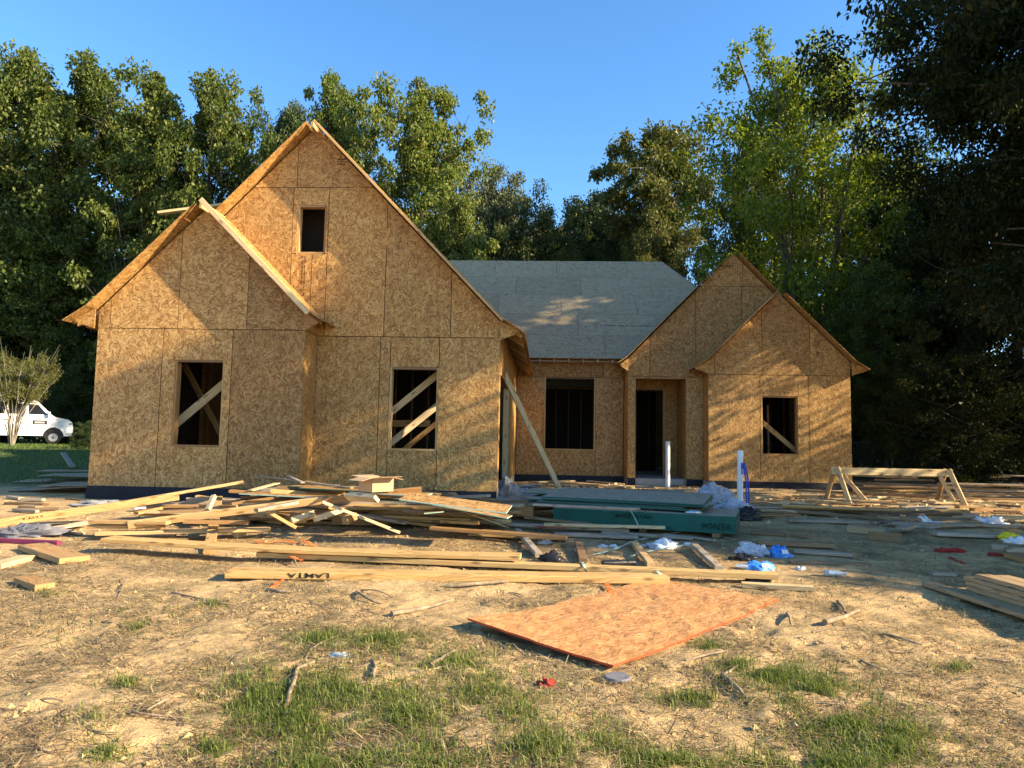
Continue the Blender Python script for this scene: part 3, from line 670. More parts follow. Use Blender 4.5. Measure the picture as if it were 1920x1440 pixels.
KIND = {
 'mid':   dict(seed=11, Ht=16, z0=2.5, Rr=4.2, n_limb=30, per_limb=12, n_leaf=140, ll=.19, lw=.13, prof='oval', tr=.2, bark='bark', leaf='leaf_mid', steep=.8, clr=0.88),
 'gum':   dict(seed=12, Ht=17, z0=3, Rr=3.6, n_limb=30, per_limb=7, n_leaf=150, ll=.21, lw=.16, prof='spire', tr=.2, bark='bark', leaf='leaf_mid', steep=1.9, clr=0.73),
 'dense': dict(seed=13, Ht=15, z0=1.5, Rr=4.2, n_limb=34, per_limb=15, n_leaf=150, ll=.19, lw=.12, prof='round', tr=.22, bark='bark', leaf='leaf_dark', steep=.7, clr=1.04),
 'olive': dict(seed=14, Ht=13, z0=1.0, Rr=4.2, n_limb=30, per_limb=15, n_leaf=150, ll=.18, lw=.11, prof='round', tr=.2, bark='bark', leaf='leaf_olive', steep=.9, clr=0.85),
 'grey':  dict(seed=15, Ht=14, z0=1.5, Rr=4.4, n_limb=32, per_limb=15, n_leaf=150, ll=.18, lw=.10, prof='oval', tr=.2, bark='barkpale', leaf='leaf_grey', steep=1.1, clr=0.92),
 'airy':  dict(seed=19, Ht=17, z0=3.5, Rr=4.2, n_limb=30, per_limb=13, n_leaf=130, ll=.18, lw=.13, prof='oval', tr=.2, bark='bark', leaf='leaf_lite', steep=1.4, clr=.78),
 'lime':  dict(seed=16, Ht=15, z0=2.6, Rr=5.0, n_limb=40, per_limb=10, n_leaf=105, ll=.17, lw=.10, prof='oval', tr=.34, bark='bark', leaf='leaf_lime', steep=1.2, clr=0.88, stems=5),
 'pole':  dict(seed=17, Ht=17, z0=10, Rr=2.9, n_limb=16, per_limb=15, n_leaf=150, ll=.19, lw=.13, prof='round', tr=.2, bark='barkpale', leaf='leaf_olive', steep=.8, clr=0.79),
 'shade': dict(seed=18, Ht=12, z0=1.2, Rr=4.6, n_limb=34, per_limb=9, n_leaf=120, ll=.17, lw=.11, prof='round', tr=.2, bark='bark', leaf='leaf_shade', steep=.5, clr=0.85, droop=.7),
}
protos = {}
def tree(kind, u, vtop, Y, hw, label, name='tree', rot=None, group='trees standing behind and beside the house', base=None):
    k = KIND[kind]
    if kind not in protos:
        protos[kind] = make_tree(name=name, **k); r_ = protos[kind]; COL.objects.link(r_)
    else: r_ = copy_tree(protos[kind]); r_.name = name
    top = A(u, vtop, Y); x = top.x; zb = gzf(x, Y); hgt = max(top.z-zb, 1.5)
    sx = hw*Y/FPX/(k['Rr']*.88)
    r_.location = (x, Y, zb-.05); r_.scale = (sx, sx, hgt/(k['Ht']*1.02)); r_.rotation_euler = (0, 0, rot if rot is not None else random.uniform(0, 6.28))
    tag(r_, label, 'tree', group); return r_
T = [
 ('mid', 60, 60, 43, 140, 'leafy green tree filling the upper left corner above the white van'),
 ('mid', 175, 78, 42, 140, 'tall rounded green tree behind the van, second from the left edge'),
 ('gum', 300, 108, 38, 110, 'tall green tree with ragged top, above the peak of the front-left gable'),
 ('mid', 405, 112, 38, 115, 'tall green tree with yellowing patch, left of the main gable peak'),
 ('dense', 545, 168, 45, 85, 'dark tree half hidden behind the left slope of the main gable peak'),
 ('airy', 640, 112, 37, 100, 'green tree with two pointed leaders just right of the main gable peak'),
 ('airy', 790, 112, 35, 125, 'tall airy green tree with open crown, the one lit highest beside the open sky'),
 ('mid', 845, 345, 33, 72, 'small bright green tree low beside the main gable right slope'),
 ('grey', 930, 298, 46, 105, 'grey-green bushy tree at the left end of the main roof ridge'),
 ('olive', 1020, 372, 44, 90, 'olive green tree behind the middle of the main roof ridge'),
 ('dense', 1110, 345, 50, 100, 'dark evergreen tree behind the right half of the main roof ridge'),
 ('pole', 1243, 228, 42, 85, 'slender tree with a high crown on a bare trunk, standing against the sky'),
 ('olive', 1250, 395, 38, 80, 'yellowing bushy tree beneath the high-crowned slender tree'),
 ('dense', 1180, 372, 46, 70, 'dark bushy tree between the main roof ridge and the slender tree'),
 ('lime', 1505, 55, 29, 205, 'sunlit yellow-green tree with several stems behind the right gables'),
 ('mid', 1400, 190, 33, 75, 'green tree left of the yellow-green many-stemmed tree'),
 ('dense', 1385, 430, 36, 80, 'dark tree right behind the peak of the entrance gable'),
 ('dense', 1640, 260, 38, 150, 'dark tree behind the yellow-green tree near the right edge'),
 ('mid', 1650, 470, 25, 85, 'low green tree with layered sprays right of the far right gable'),
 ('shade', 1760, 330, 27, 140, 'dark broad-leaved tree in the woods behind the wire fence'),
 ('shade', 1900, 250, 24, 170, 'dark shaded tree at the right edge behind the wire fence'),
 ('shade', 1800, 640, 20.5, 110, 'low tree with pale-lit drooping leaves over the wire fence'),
 ('dense', 1560, 540, 33, 90, 'dark leafy tree low behind the far right eave'),
 ('dense', 60, 330, 44, 150, 'dark tree behind the bare-stemmed bush by the van'),
 ('mid', 180, 430, 41, 100, 'shaded green tree touching the left eave of the house'),
 ('dense', 330, 300, 42, 110, 'dark tree behind the peak of the front-left gable'),
 ('olive', 730, 380, 44, 120, 'olive tree in the gap behind the main gable right slope'),
 ('dense', -60, 150, 42, 120, 'dark tree cut by the left edge of the picture'),
]
for t_ in T: tree(*t_)
# the big shade tree on the right: its crown hangs into the picture from the right, trunk out of frame
SX, SZ = math.tan(SUN_AZ), math.tan(SUN_EL)/math.cos(SUN_AZ)
def light_gap(x, y, z):
    """the crowns of the yard trees leave the low sun free over the front yard and the upper gables"""
    y12, z12 = y-SX*(12-x), z+SZ*(12-x)
    zm = np.interp(y12, [2.6, 3.1, 4.3, 5.2, 6.6, 7.0, 7.4, 9, 9.4, 14], [2.2, 3.5, 4.5, 5.2, 6.2, 6.8, 10.9, 10.7, 12, 13])
    if z12 > zm-.25: return False
    if 9.1 < y12 < 11 and 5.6 < z12 < 8.6: return False
    if 8.2 < y12 < 8.8 and 7.2 < z12 < 10.2: return False
    if abs(y12-12.6) < .6 and abs(z12-3.0) < .45: return False
    # crown outline as it stands over the yard: undercut towards the house
    ang, el = math.degrees(math.atan2(x, y)), math.degrees(math.atan2(z-.9, math.hypot(x, y)))
    if ang < np.interp(el, [3, 6, 11, 17, 24, 30], [34, 33, 29, 26.5, 22, 20]): return False
    return z > 2.6
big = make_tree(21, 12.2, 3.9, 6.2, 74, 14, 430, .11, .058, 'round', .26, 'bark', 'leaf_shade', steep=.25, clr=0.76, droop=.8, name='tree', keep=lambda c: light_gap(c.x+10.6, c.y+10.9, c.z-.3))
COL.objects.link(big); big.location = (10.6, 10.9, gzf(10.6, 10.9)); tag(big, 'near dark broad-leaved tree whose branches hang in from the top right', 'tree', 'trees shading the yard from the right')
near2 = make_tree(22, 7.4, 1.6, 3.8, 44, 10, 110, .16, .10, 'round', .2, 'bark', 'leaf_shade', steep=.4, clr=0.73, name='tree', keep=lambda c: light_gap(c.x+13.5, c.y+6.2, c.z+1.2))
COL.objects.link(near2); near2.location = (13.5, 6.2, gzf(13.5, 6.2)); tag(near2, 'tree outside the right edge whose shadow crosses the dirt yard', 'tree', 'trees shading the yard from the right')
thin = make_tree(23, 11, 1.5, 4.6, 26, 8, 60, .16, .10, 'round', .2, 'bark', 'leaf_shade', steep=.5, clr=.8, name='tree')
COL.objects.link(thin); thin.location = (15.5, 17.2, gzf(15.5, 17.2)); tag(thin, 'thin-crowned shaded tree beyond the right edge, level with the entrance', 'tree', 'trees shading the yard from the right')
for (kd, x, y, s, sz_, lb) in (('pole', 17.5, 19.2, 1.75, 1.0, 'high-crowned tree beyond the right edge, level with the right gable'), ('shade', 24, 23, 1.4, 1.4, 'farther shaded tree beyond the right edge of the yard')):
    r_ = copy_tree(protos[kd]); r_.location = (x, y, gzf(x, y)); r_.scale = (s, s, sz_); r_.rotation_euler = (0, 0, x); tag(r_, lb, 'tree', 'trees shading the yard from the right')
# woods far behind, one mass
def leaf_mass(name, n_cl, boxes, n_leaf, clr, ll, lw, mat, seed):
    rg = np.random.default_rng(seed); C = []
    for (x0, x1, y0, y1, z0, z1, k) in boxes:
        x = rg.uniform(x0, x1, k); y = rg.uniform(y0, y1, k); top = z0+(z1-z0)*(.55+.45*vnoise(x*.16, y*.16+seed)); z = z0+(top-z0)*rg.random(k)**.8
        C.append(np.stack([x, y, z+gz(x, y)], 1))
    C = np.concatenate(C); LV, LF = leaf_verts(C, n_leaf, clr, ll, lw, rg)
    return link(name, fast_mesh(name, LV, LF, M[mat]), kind='stuff')
leaf_mass('far_woods', 0, [(-75, 75, 60, 72, 0, 13, 1300)], 60, 1.7, .55, .36, 'leaf_dark', 31)
leaf_mass('undergrowth', 0, [(9, 34, 30, 38, 0, 6, 300), (10.5, 30, 25.5, 28, 0, 2.4, 160), (-50, -9, 44, 54, 0, 8, 420)], 110, .75, .2, .12, 'leaf_dark', 32)

# ================================================================ LUMBER AND SITE CLUTTER
def T3(mb, name, mat, label, cat, group=None): return tag(mb.build(name, mat), label, cat, group)
def board(u0, v0, h0, u1, v1, h1, wd, th, mat, label, edge=0, group=None, name='board', cat='board', sag=0.0, ext=0):
    p0, p1 = G(u0, v0, h0), G(u1, v1, h1)
    if ext: p1 = p1+(p1-p0).normalized()*ext
    mb = MB(); mb.plank(p0, p1, wd, th, R(edge), sag, 0, 4 if sag else 1)
    return T3(mb, name, M[mat], label, cat, group)
def lettering(parent, s, p, right, up, size, mat, sx=1.0):
    """flat print on a face; p = lower left corner in world space"""
    right, up = Vector(right).normalized(), Vector(up); nrm = right.cross(up).normalized(); up = nrm.cross(right)
    cu = bpy.data.curves.new('lettering', 'FONT'); cu.body = s; cu.size = size; cu.offset = size*.012; cu.resolution_u = 3
    tmp = bpy.data.objects.new('lettering', cu); me = bpy.data.meshes.new_from_object(tmp); bpy.data.objects.remove(tmp); me.materials.clear(); me.materials.append(M[mat])
    co = np.empty(len(me.vertices)*3); me.vertices.foreach_get('co', co); co = co.reshape(-1, 3); co[:, 1] += (vnoise(co[:, 0]/size*2.2, co[:, 1]/size*2)-.5)*size*.13; me.vertices.foreach_set('co', co.ravel())
    o = bpy.data.objects.new('lettering', me); COL.objects.link(o); o.parent = parent
    q = Vector(p)+nrm*.003-rootloc(parent)
    o.matrix_local = Matrix(((right.x*sx, up.x, nrm.x, q.x), (right.y*sx, up.y, nrm.y, q.y), (right.z*sx, up.z, nrm.z, q.z), (0, 0, 0, 1)))
    return o
def sheet(c0, e1, e2, th, mats, label, name='osb_sheet', cat='sheet', group=None, fn=None, n1=1, n2=1):
    """board sheet from corner c0 with edges e1, e2; faces material 0, cut edges material 1; fn(s, t) lifts the surface"""
    c0, e1, e2 = Vector(c0), Vector(e1), Vector(e2); fn = fn or (lambda s, t: 0.0)
    P = lambda s, t, k: c0+e1*s+e2*t+Vector((0, 0, fn(s, t)+k)); mb = MB(); L1, L2 = e1.length, e2.length
    fl = e1.cross(e2).z < 0
    for i in range(n1):
        for j in range(n2):
            s0, s1, t0, t1 = i/n1, (i+1)/n1, j/n2, (j+1)/n2
            q = [(s0, t0), (s1, t0), (s1, t1), (s0, t1)]
            if fl: q = q[::-1]
            mb.face([P(a, b, th) for a, b in q], [(a*L1, b*L2) for a, b in q], 0)
            mb.face([P(a, b, 0) for a, b in reversed(q)], [(a*L1, b*L2) for a, b in reversed(q)], 0)
    per = [(i/n1, 0) for i in range(n1)]+[(1, j/n2) for j in range(n2)]+[(1-i/n1, 1) for i in range(n1)]+[(0, 1-j/n2) for j in range(n2)]
    for k in range(len(per)):
        a, b = per[k], per[(k+1) % len(per)]
        f = [P(*a, 0), P(*b, 0), P(*b, th), P(*a, th)]
        mb.face(f[::-1] if fl else f, None, 1)
    return tag(mb.build(name, mats), label, cat, group)
def crumple(name, c, rx, ry, rz, mat, label, cat, seed, amp=.35, n=14, group=None, yaw=0.0):
    n = int(n*1.7)//2*2
    """a crumpled film or cloth lump resting on the ground at c"""
    rg = np.random.default_rng(seed); mb = MB(); rows = []; off = rg.random(3)*40
    cy, sy = math.cos(yaw), math.sin(yaw)
    for i in range(n//2+1):
        ph = math.pi*.5*i/(n//2); row = []
        for j in range(n):
            t = 2*math.pi*j/n; d = np.array([math.cos(t)*math.sin(ph+.02), math.sin(t)*math.sin(ph+.02), math.cos(ph)])
            k = 1+amp*2*(float(vnoise(d[0]*2.6+off[0]+d[2]*2, d[1]*2.6+off[1]))-.5)+amp*1.5*(abs(float(vnoise(d[0]*6+off[2], d[1]*6+d[2]*4))-.5)-.25)+rg.normal()*amp*.16
            x, y, z = d[0]*rx*k, d[1]*ry*k, max(d[2]*rz*k, -.01) if i < n//2 else -.01
            row.append((c[0]+x*cy-y*sy, c[1]+x*sy+y*cy, c[2]+z))
        rows.append(row)
    mb.grid(rows, 0, True, mat not in ('concrete', 'tarp')); return tag(mb.build(name, M[mat]), label, cat, group)
def ribbon(name, pts, wd, mat, label, cat, group=None, stand=.3):
    """thin strap following points (Vectors)"""
    mb = MB(); rows = []
    for k, p in enumerate(pts):
        d = (pts[min(k+1, len(pts)-1)]-pts[max(k-1, 0)]).normalized(); s_ = d.cross(EZ).normalized()
        tw = stand*math.sin(k*1.9); a = s_*math.cos(tw)+EZ*math.sin(tw); nn = a.cross(d)*.0012
        rows.append([p-a*wd/2-nn, p+a*wd/2-nn, p+a*wd/2+nn, p-a*wd/2+nn])
    mb.grid(rows, 0, True, False); return tag(mb.build(name, M[mat]), label, cat, group)
def gpath(pp, n=5):
    """smooth path through (u, v, h) photo points on the ground"""
    P = [G(*q) for q in pp]; out = []
    for i in range(len(P)-1):
        p0, p1, p2, p3 = P[max(i-1, 0)], P[i], P[i+1], P[min(i+2, len(P)-1)]
        for k in range(n):
            t = k/n; out.append(.5*((2*p1)+(p2-p0)*t+(2*p0-5*p1+4*p2-p3)*t*t+(3*p1-p0-3*p2+p3)*t**3))
    return out+[P[-1]]

TONE = {'wood': 'tan', 'wood_dark': 'brown', 'wood_gray': 'greyish', 'wood_pale': 'pale', 'wood_tan': 'tan', 'fresh': 'yellow'}
def describe(mat, L, noun, where, wd=.12):
    return '%s%s %s %s %s' % ('short' if L < .55 else 'medium' if L < 1.3 else 'long', ' narrow' if wd < .1 else ' wide' if wd > .17 else '', TONE[mat], noun, where)
# ---- heap of lumber in front of the left gables
HEAP = 'boards of the lumber heap in front of the left gables'
board(84, 970, .10, 456, 906, .52, .14, .038, 'wood', 'long tan board climbing from the dirt to the heap top, topmost on the left', group=HEAP)
b_ = board(-30, 993, .05, 335, 938, .30, .10, .038, 'wood', 'long board with black lettering rising from the left edge into the heap', edge=80, group=HEAP)
pL, pR = G(-30, 993, .05), G(335, 938, .30); dd = (pR-pL).normalized(); pp = pL+dd*.12+Vector((0, -.022, .13)); lettering(b_, 'ANTA', pL+dd*.62+Vector((0, -.026, .088)), -dd, (0, 0, -1), .06, 'ink', 1.5)
board(172, 981, .17, 316, 983, .17, .14, .038, 'wood', 'short board with slanted left end lying on the left side of the heap', group=HEAP)
board(168, 990, .11, 306, 990, .11, .14, .038, 'wood', 'short board directly under the slanted-end board on the left side', group=HEAP)
board(240, 992, .12, 606, 945, .40, .09, .038, 'wood', 'long narrow board rising diagonally across the front of the heap', edge=70, group=HEAP)
board(556, 952, .36, 790, 926, .50, .09, .038, 'wood', 'board continuing the diagonal up to the big pale sheet on the heap', edge=70, group=HEAP)
board(183, 1003, .06, 506, 995, .09, .19, .038, 'wood', 'wide low board along the front left foot of the heap', group=HEAP)
board(345, 981, .20, 466, 983, .20, .14, .038, 'wood', 'short board across the heap just behind the propping stake', group=HEAP)
board(391, 1040, .0, 409, 935, .30, .115, .038, 'wood', 'stake pointing at the viewer that props up the long front planks', group=HEAP)
board(389, 962, .26, 401, 935, .42, .06, .05, 'wood_pale', 'upright offcut with a pale cut end beside the propping stake', edge=20, group=HEAP)
board(604, 944, .44, 749, 1001, .02, .075, .036, 'wood_pale', 'pale stick leaning from the heap down to the dirt at its right front', group=HEAP)
board(500, 962, .34, 553, 992, .12, .09, .04, 'wood', 'short dark-sided board jutting out of the heap front', group=HEAP)
board(546, 985, .16, 588, 972, .22, .09, .07, 'wood_pale', 'short pale block on the heap front, left of the knotty one', edge=30, group=HEAP)
board(590, 980, .2, 640, 963, .28, .10, .06, 'wood_pale', 'notched pale block on the heap front above the knotty one', edge=10, group=HEAP)
board(646, 984, .16, 664, 974, .2, .09, .09, 'wood', 'knotty round-edged block end showing in the heap front', group=HEAP)
board(437, 1007, .0, 459, 1005, .0, .12, .07, 'wood_pale', 'pale square block on the dirt under the wide low board', group=HEAP, name='wood_block', cat='block')
board(480, 960, .40, 556, 945, .44, .09, .038, 'wood_gray', 'greyish short board lying along the rising board in the heap middle', group=HEAP)
board(405, 966, .26, 480, 964, .26, .1, .045, 'wood_dark', 'brown thick board behind the upright offcut in the heap', group=HEAP)
board(300, 962, .18, 395, 958, .2, .19, .03, 'wood_dark', 'shaded flat board left of the upright offcut', group=HEAP)
board(255, 965, .12, 330, 948, .2, .1, .038, 'wood', 'board with pointed end under the topmost long board', group=HEAP)
board(250, 955, .04, 292, 952, .04, .12, .02, 'white', 'white-faced trim scrap lying behind the front boards of the heap', group=HEAP, name='trim_scrap', cat='scrap')
board(650, 939, .46, 706, 943, .46, .10, .045, 'wood_pale', 'pale lit board end near the middle top of the heap', edge=40, group=HEAP)
# thin boards and sheets on top
board(482, 893, .53, 660, 916, .52, .05, .015, 'wood_gray', 'long thin grey lath on top of the heap, pointing left', group=HEAP, name='lath', cat='lath')
board(541, 893, .55, 568, 906, .52, .06, .015, 'wood_gray', 'short grey lath sticking up behind the long lath', group=HEAP, name='lath', cat='lath')
board(468, 921, .45, 520, 907, .5, .09, .015, 'wood_pale', 'pale split board at the top left of the sheets on the heap', group=HEAP, name='lath', cat='lath')
E1 = Vector((1, -.05, 0)).normalized()
def hsheet(u, v, h, L, Wd, yaw, tilt, label, mat='osb', em='mintpaint', th=.012, tx=0):
    c = G(u, v, h); a = Vector((math.cos(yaw), math.sin(yaw), tilt)); b = Vector((-math.sin(yaw), math.cos(yaw), tx))
    return sheet(c, a*L, b*Wd, th, [M[mat], M[em]], label, group='sheet offcuts on top of the lumber heap')
hsheet(448, 927, .46, 2.2, .30, R(-3), -.02, 'long pale sheet strip along the top of the heap', 'osb', 'mintpaint')
hsheet(560, 916, .53, 1.0, .35, R(2), -.03, 'sheet strip with green edge under the cardboard box, left end', 'osb', 'greenpaint')
hsheet(655, 924, .53, .95, .45, R(-8), -.02, 'small sheet right under the cardboard box', 'osb')
hsheet(748, 938, .53, 1.25, .42, R(-6), -.09, 'big pale sheet lying across the right top of the heap', 'osb', tx=.12)
hsheet(700, 925, .5, 1.5, .6, R(-9), -.10, 'pale sheet at the back of the heap behind the big pale sheet', 'osb')
hsheet(810, 947, .40, .95, .35, R(-8), -.14, 'green-edged sheet poking out right below the big pale sheet', 'osb')
hsheet(795, 964, .30, .24, .3, R(10), .1, 'small square sheet scrap hanging under the big pale sheet', 'osb')
hsheet(540, 913, .5, .9, .25, R(-4), 0.0, 'narrow green-edged sheet strip behind the long lath', 'osb', 'greenpaint')
board(846, 953, .34, 950, 990, .03, .09, .012, 'wood_pale', 'mint-edged sliver sloping from the heap to the dirt with a frayed end', group=HEAP, name='sheet_sliver', cat='sliver')
# body of the heap: boards jammed together
rh = random.Random(5)
for k in range(185):
    x = rh.uniform(-4.7, -.9); y = rh.uniform(9.7, 11.1); hh = .52*math.exp(-((x+2.6)/2.0)**2-((y-10.3)/.6)**2)
    z = gzf(x, y)+.01+hh*rh.random()**.7*.85; L = rh.uniform(.4, 2.4); ya = rh.gauss(0, .24); pi_ = rh.gauss(0, .06)
    d = Vector((math.cos(ya), math.sin(ya), pi_)); c = Vector((x, y, z))
    p0, p1 = c-d*L/2, c+d*L/2
    for p in (p0, p1): p.z = max(p.z, gzf(p.x, p.y)+.004)
    wd_ = rh.choice([.09, .14, .14, .19]); mb = MB(); mb.plank(p0, p1, wd_, .038, rh.choice([0, 0, 0, R(90), R(20)]))
    mt = rh.choice(['wood', 'wood', 'wood', 'wood_dark', 'wood_dark', 'wood_gray', 'fresh'])
    T3(mb, 'board', M[mt], describe(mt, L, 'board', 'jammed '+('low' if z-gzf(x, y) < .14 else 'high')+' in the lumber heap, '+('left of the propping stake' if x < -3.6 else 'beside the propping stake' if x < -3.0 else 'near the knotty block' if x < -2.2 else 'under the cardboard box' if x < -1.6 else 'under the big pale sheet'), wd_), 'board', 'jammed boards in the body of the lumber heap')
crumple('rubbish_bag', G(490, 948, .22), .28, .18, .14, 'black', 'black torn bag stuffed into the middle of the lumber heap', 'bag', 3)
# right foot of the heap
board(808, 993, .10, 1062, 1011, .08, .14, .04, 'wood', 'board at the right foot of the heap running under the fallen sliver', group=HEAP)
board(828, 980, .12, 896, 984, .12, .1, .038, 'wood', 'short pale-topped board on the right foot of the heap', group=HEAP)
board(880, 1003, .02, 1064, 1012, .02, .19, .04, 'wood', 'wide board flat on the dirt at the far right foot of the heap', group=HEAP)
board(1020, 986, .09, 1247, 992, .09, .09, .04, 'wood_pale', 'pale board lying in front of the green-edged stack', group=HEAP)
board(1040, 1004, .02, 1196, 1010, .02, .19, .038, 'wood_gray', 'greyish flat board in front of the pale board by the green stack', group=HEAP)
board(950, 985, .03, 1180, 997, .03, .14, .038, 'wood_gray', 'board behind the wide right-foot board, running towards the green stack', group=HEAP)
board(1245, 1003, .02, 1340, 1015, .02, .09, .02, 'wood_gray', 'grey strip on the dirt below the green stack', group=HEAP)
# long planks in the foreground
FP = 'long fresh planks lying across the foreground'
board(202, 1014, .115, 976, 1047, .10, .24, .04, 'fresh', 'long plank propped on the stake, rearmost of the three foreground planks', group=FP, sag=.03)
board(486, 1043, .045, 1456, 1085, .04, .14, .05, 'fresh', 'longest foreground plank, the middle one, shaded at its right end', group=FP)
b_ = board(430, 1080, .02, 1250, 1091, .02, .24, .06, 'fresh', 'front plank with black lettering, nearest of the three foreground planks', group=FP)
p0, p1 = G(430, 1080, .02), G(1250, 1091, .02); dd = (p1-p0).normalized(); sdv = dd.cross(EZ)
lettering(b_, 'LAMTA', p0+dd*.93+sdv*.121+Vector((0, 0, .056)), -dd, (0, 0, -1), .062, 'ink', 1.9)
DN = 'short bearers set in the dirt behind the foreground planks'
board(971, 998, .03, 1010, 1045, .02, .075, .05, 'wood_gray', 'bearer farthest left behind the planks, beside the white paper', group=DN, name='bearer', cat='bearer')
board(1083, 1018, .03, 1093, 1056, .02, .08, .05, 'wood_dark', 'bearer right of the black bucket scrap, tied with mint strap', group=DN, name='bearer', cat='bearer')
board(1189, 1022, .03, 1221, 1064, .02, .08, .05, 'wood', 'bearer beside the black tube, crossed by a mint strap', group=DN, name='bearer', cat='bearer')
board(1301, 1026, .03, 1348, 1070, .02, .08, .05, 'wood_gray', 'bearer farthest right, left of the blue bottle packs', group=DN, name='bearer', cat='bearer')
board(1391, 1101, .01, 1525, 1108, .01, .09, .045, 'wood_pale', 'short pale board with pointed end beyond the orange sheet', name='board')
# offcuts at the lower left
LO = 'offcuts scattered on the dirt at the left'
board(60, 1029, .0, 140, 1055, .0, .27, .055, 'wood', 'widest offcut at the left with a bright end face', group=LO, name='offcut', cat='offcut')
board(-14, 1068, .0, 52, 1050, .0, .16, .05, 'wood_pale', 'offcut cut by the left picture edge', group=LO, name='offcut', cat='offcut')
board(44, 1092, .0, 84, 1106, .0, .15, .05, 'wood', 'small square offcut nearest the viewer at the left', group=LO, name='offcut', cat='offcut')
board(-20, 1016, .01, 111, 1022, .01, .07, .045, 'pink', 'board with a purple-painted edge at the left picture edge', group=LO, edge=0)
board(115, 998, .01, 154, 1002, .01, .08, .02, 'wood_pale', 'thin white sliver left of the wide low heap board', group=LO, name='sliver', cat='sliver')
board(60, 1000, .02, 168, 980, .06, .2, .02, 'wood_pale', 'pale board lying left of the heap above the grey tangle', group=LO)
crumple('tangled_netting', G(40, 1003), .42, .16, .09, 'netgray', 'grey tangled netting on the dirt at the left edge', 'netting', 8, .6, 22)
# sheets heaped beside the left wall
SH = 'dark sheets dumped beside the left wall'
for k, (u, v, h, L, Wd, ya, tl, lb) in enumerate([
    (20, 905, .02, 1.9, .9, R(14), .02, 'dark sheet reaching farthest left of those dumped beside the left wall'),
    (15, 922, .01, 2.0, .6, R(16), .03, 'lowest dark sheet on the dirt beside the left wall'),
    (70, 912, .12, 1.5, .9, R(4), .02, 'dark sheet in the middle of those dumped beside the left wall'),
    (55, 918, .08, 1.7, .5, R(12), .05, 'narrow dark strip between the dumped sheets'),
    (70, 893, .16, 1.4, .8, R(10), .03, 'dark sheet at the back of the dumped sheets'),
    (110, 893, .22, .9, .9, R(-20), .02, 'dark pointed sheet leaning on the left wall corner'),
    (66, 884, .2, 1.6, .5, R(6), .01, 'thin dark sheet highest at the back of the dumped sheets')]):
    c = G(u, v, h); a = Vector((math.cos(ya), math.sin(ya), tl)); b = Vector((-math.sin(ya), math.cos(ya), .02))
    sheet(c, a*L, b*Wd, .015, [M['osb_grey'], M['wood_dark']], lb, group=SH)
board(136, 876, .30, 118, 850, .42, .12, .03, 'wood_gray', 'grey board leaning behind the dark sheets by the left wall', name='board')

# ---- orange-edged sheet in the foreground
cA, cB, cC, cD = G(894, 1192), G(1150, 1262), G(1485, 1127), G(1249, 1090)
e1, e2 = ((cC-cB)+(cD-cA))*.5, ((cA-cB)+(cD-cC))*.5; e1.z = e2.z = 0
e1 = e1.normalized()*2.44; e2 = (e2-e1.normalized()*e2.dot(e1.normalized())).normalized()*1.22
zt = max(gzf((cB+e1*s+e2*t).x, (cB+e1*s+e2*t).y)-gzf(cB.x, cB.y)-.035*(s) for s in (0, .25, .5, .75, 1) for t in (0, .5, 1))
base = Vector((cB.x, cB.y, gzf(cB.x, cB.y)+.03))
def of(s, t):
    q = cB+e1*s+e2*t; return gzf(q.x, q.y)*.25+(.75*(gzf(cB.x, cB.y)+(gzf((cB+e1).x, (cB+e1).y)-gzf(cB.x, cB.y))*s))-base.z+.012+.05*(1-s)**3*t**1.2+.02*(1-s)**4-.008*math.sin(s*math.pi)
osheet = sheet(base, e1, e2, .014, [M['osb_orange'], M['rededge']], 'orange-edged floor sheet lying flat on the dirt in the foreground', fn=of, n1=26, n2=13)
# ---- green-edged stack
s0, s1 = G(1053, 990), G(1379, 1012); d1 = (s1-s0); d1.z = 0; d1 = d1.normalized(); d2 = Vector((-d1.y, d1.x, 0)); s0.z = s1.z = gzf(1.4, 10.5)
GS = 'green-edged sheets in the square lower part of the stack'; rs = random.Random(9); zz = s0.z+.03; mid = None
sk = s1-d1*2.44
for k in range(14):
    o_ = sheet(sk+d1*rs.uniform(-.012, .012)+d2*rs.uniform(0, .006)+Vector((0, 0, zz-sk.z)), d1*2.44, d2*1.22, .0152, [M['osb_grey'], M['greenpaint']], (['bottom', 'second', 'third', 'fourth', 'fifth', 'sixth', 'seventh', 'eighth', 'ninth', 'tenth', 'eleventh', 'twelfth', 'thirteenth', 'fourteenth'][k]+(' sheet' if k == 0 else ' sheet from the bottom')+' of the square green-edged stack'), group=GS)
    zz += .0158
    if k == 7: mid = o_
ft = sk-d2*.007
lettering(mid, 'MADE IN USA', ft+d1*.88+Vector((0, 0, zz-.085-sk.z)), d1, (0, 0, 1), .07, 'inkgreen', 1.15)
lettering(mid, 'PONTA', ft+d1*2.02+Vector((0, 0, zz-.175-sk.z)), d1, (0, 0, 1), .115, 'inkgreen', .95)
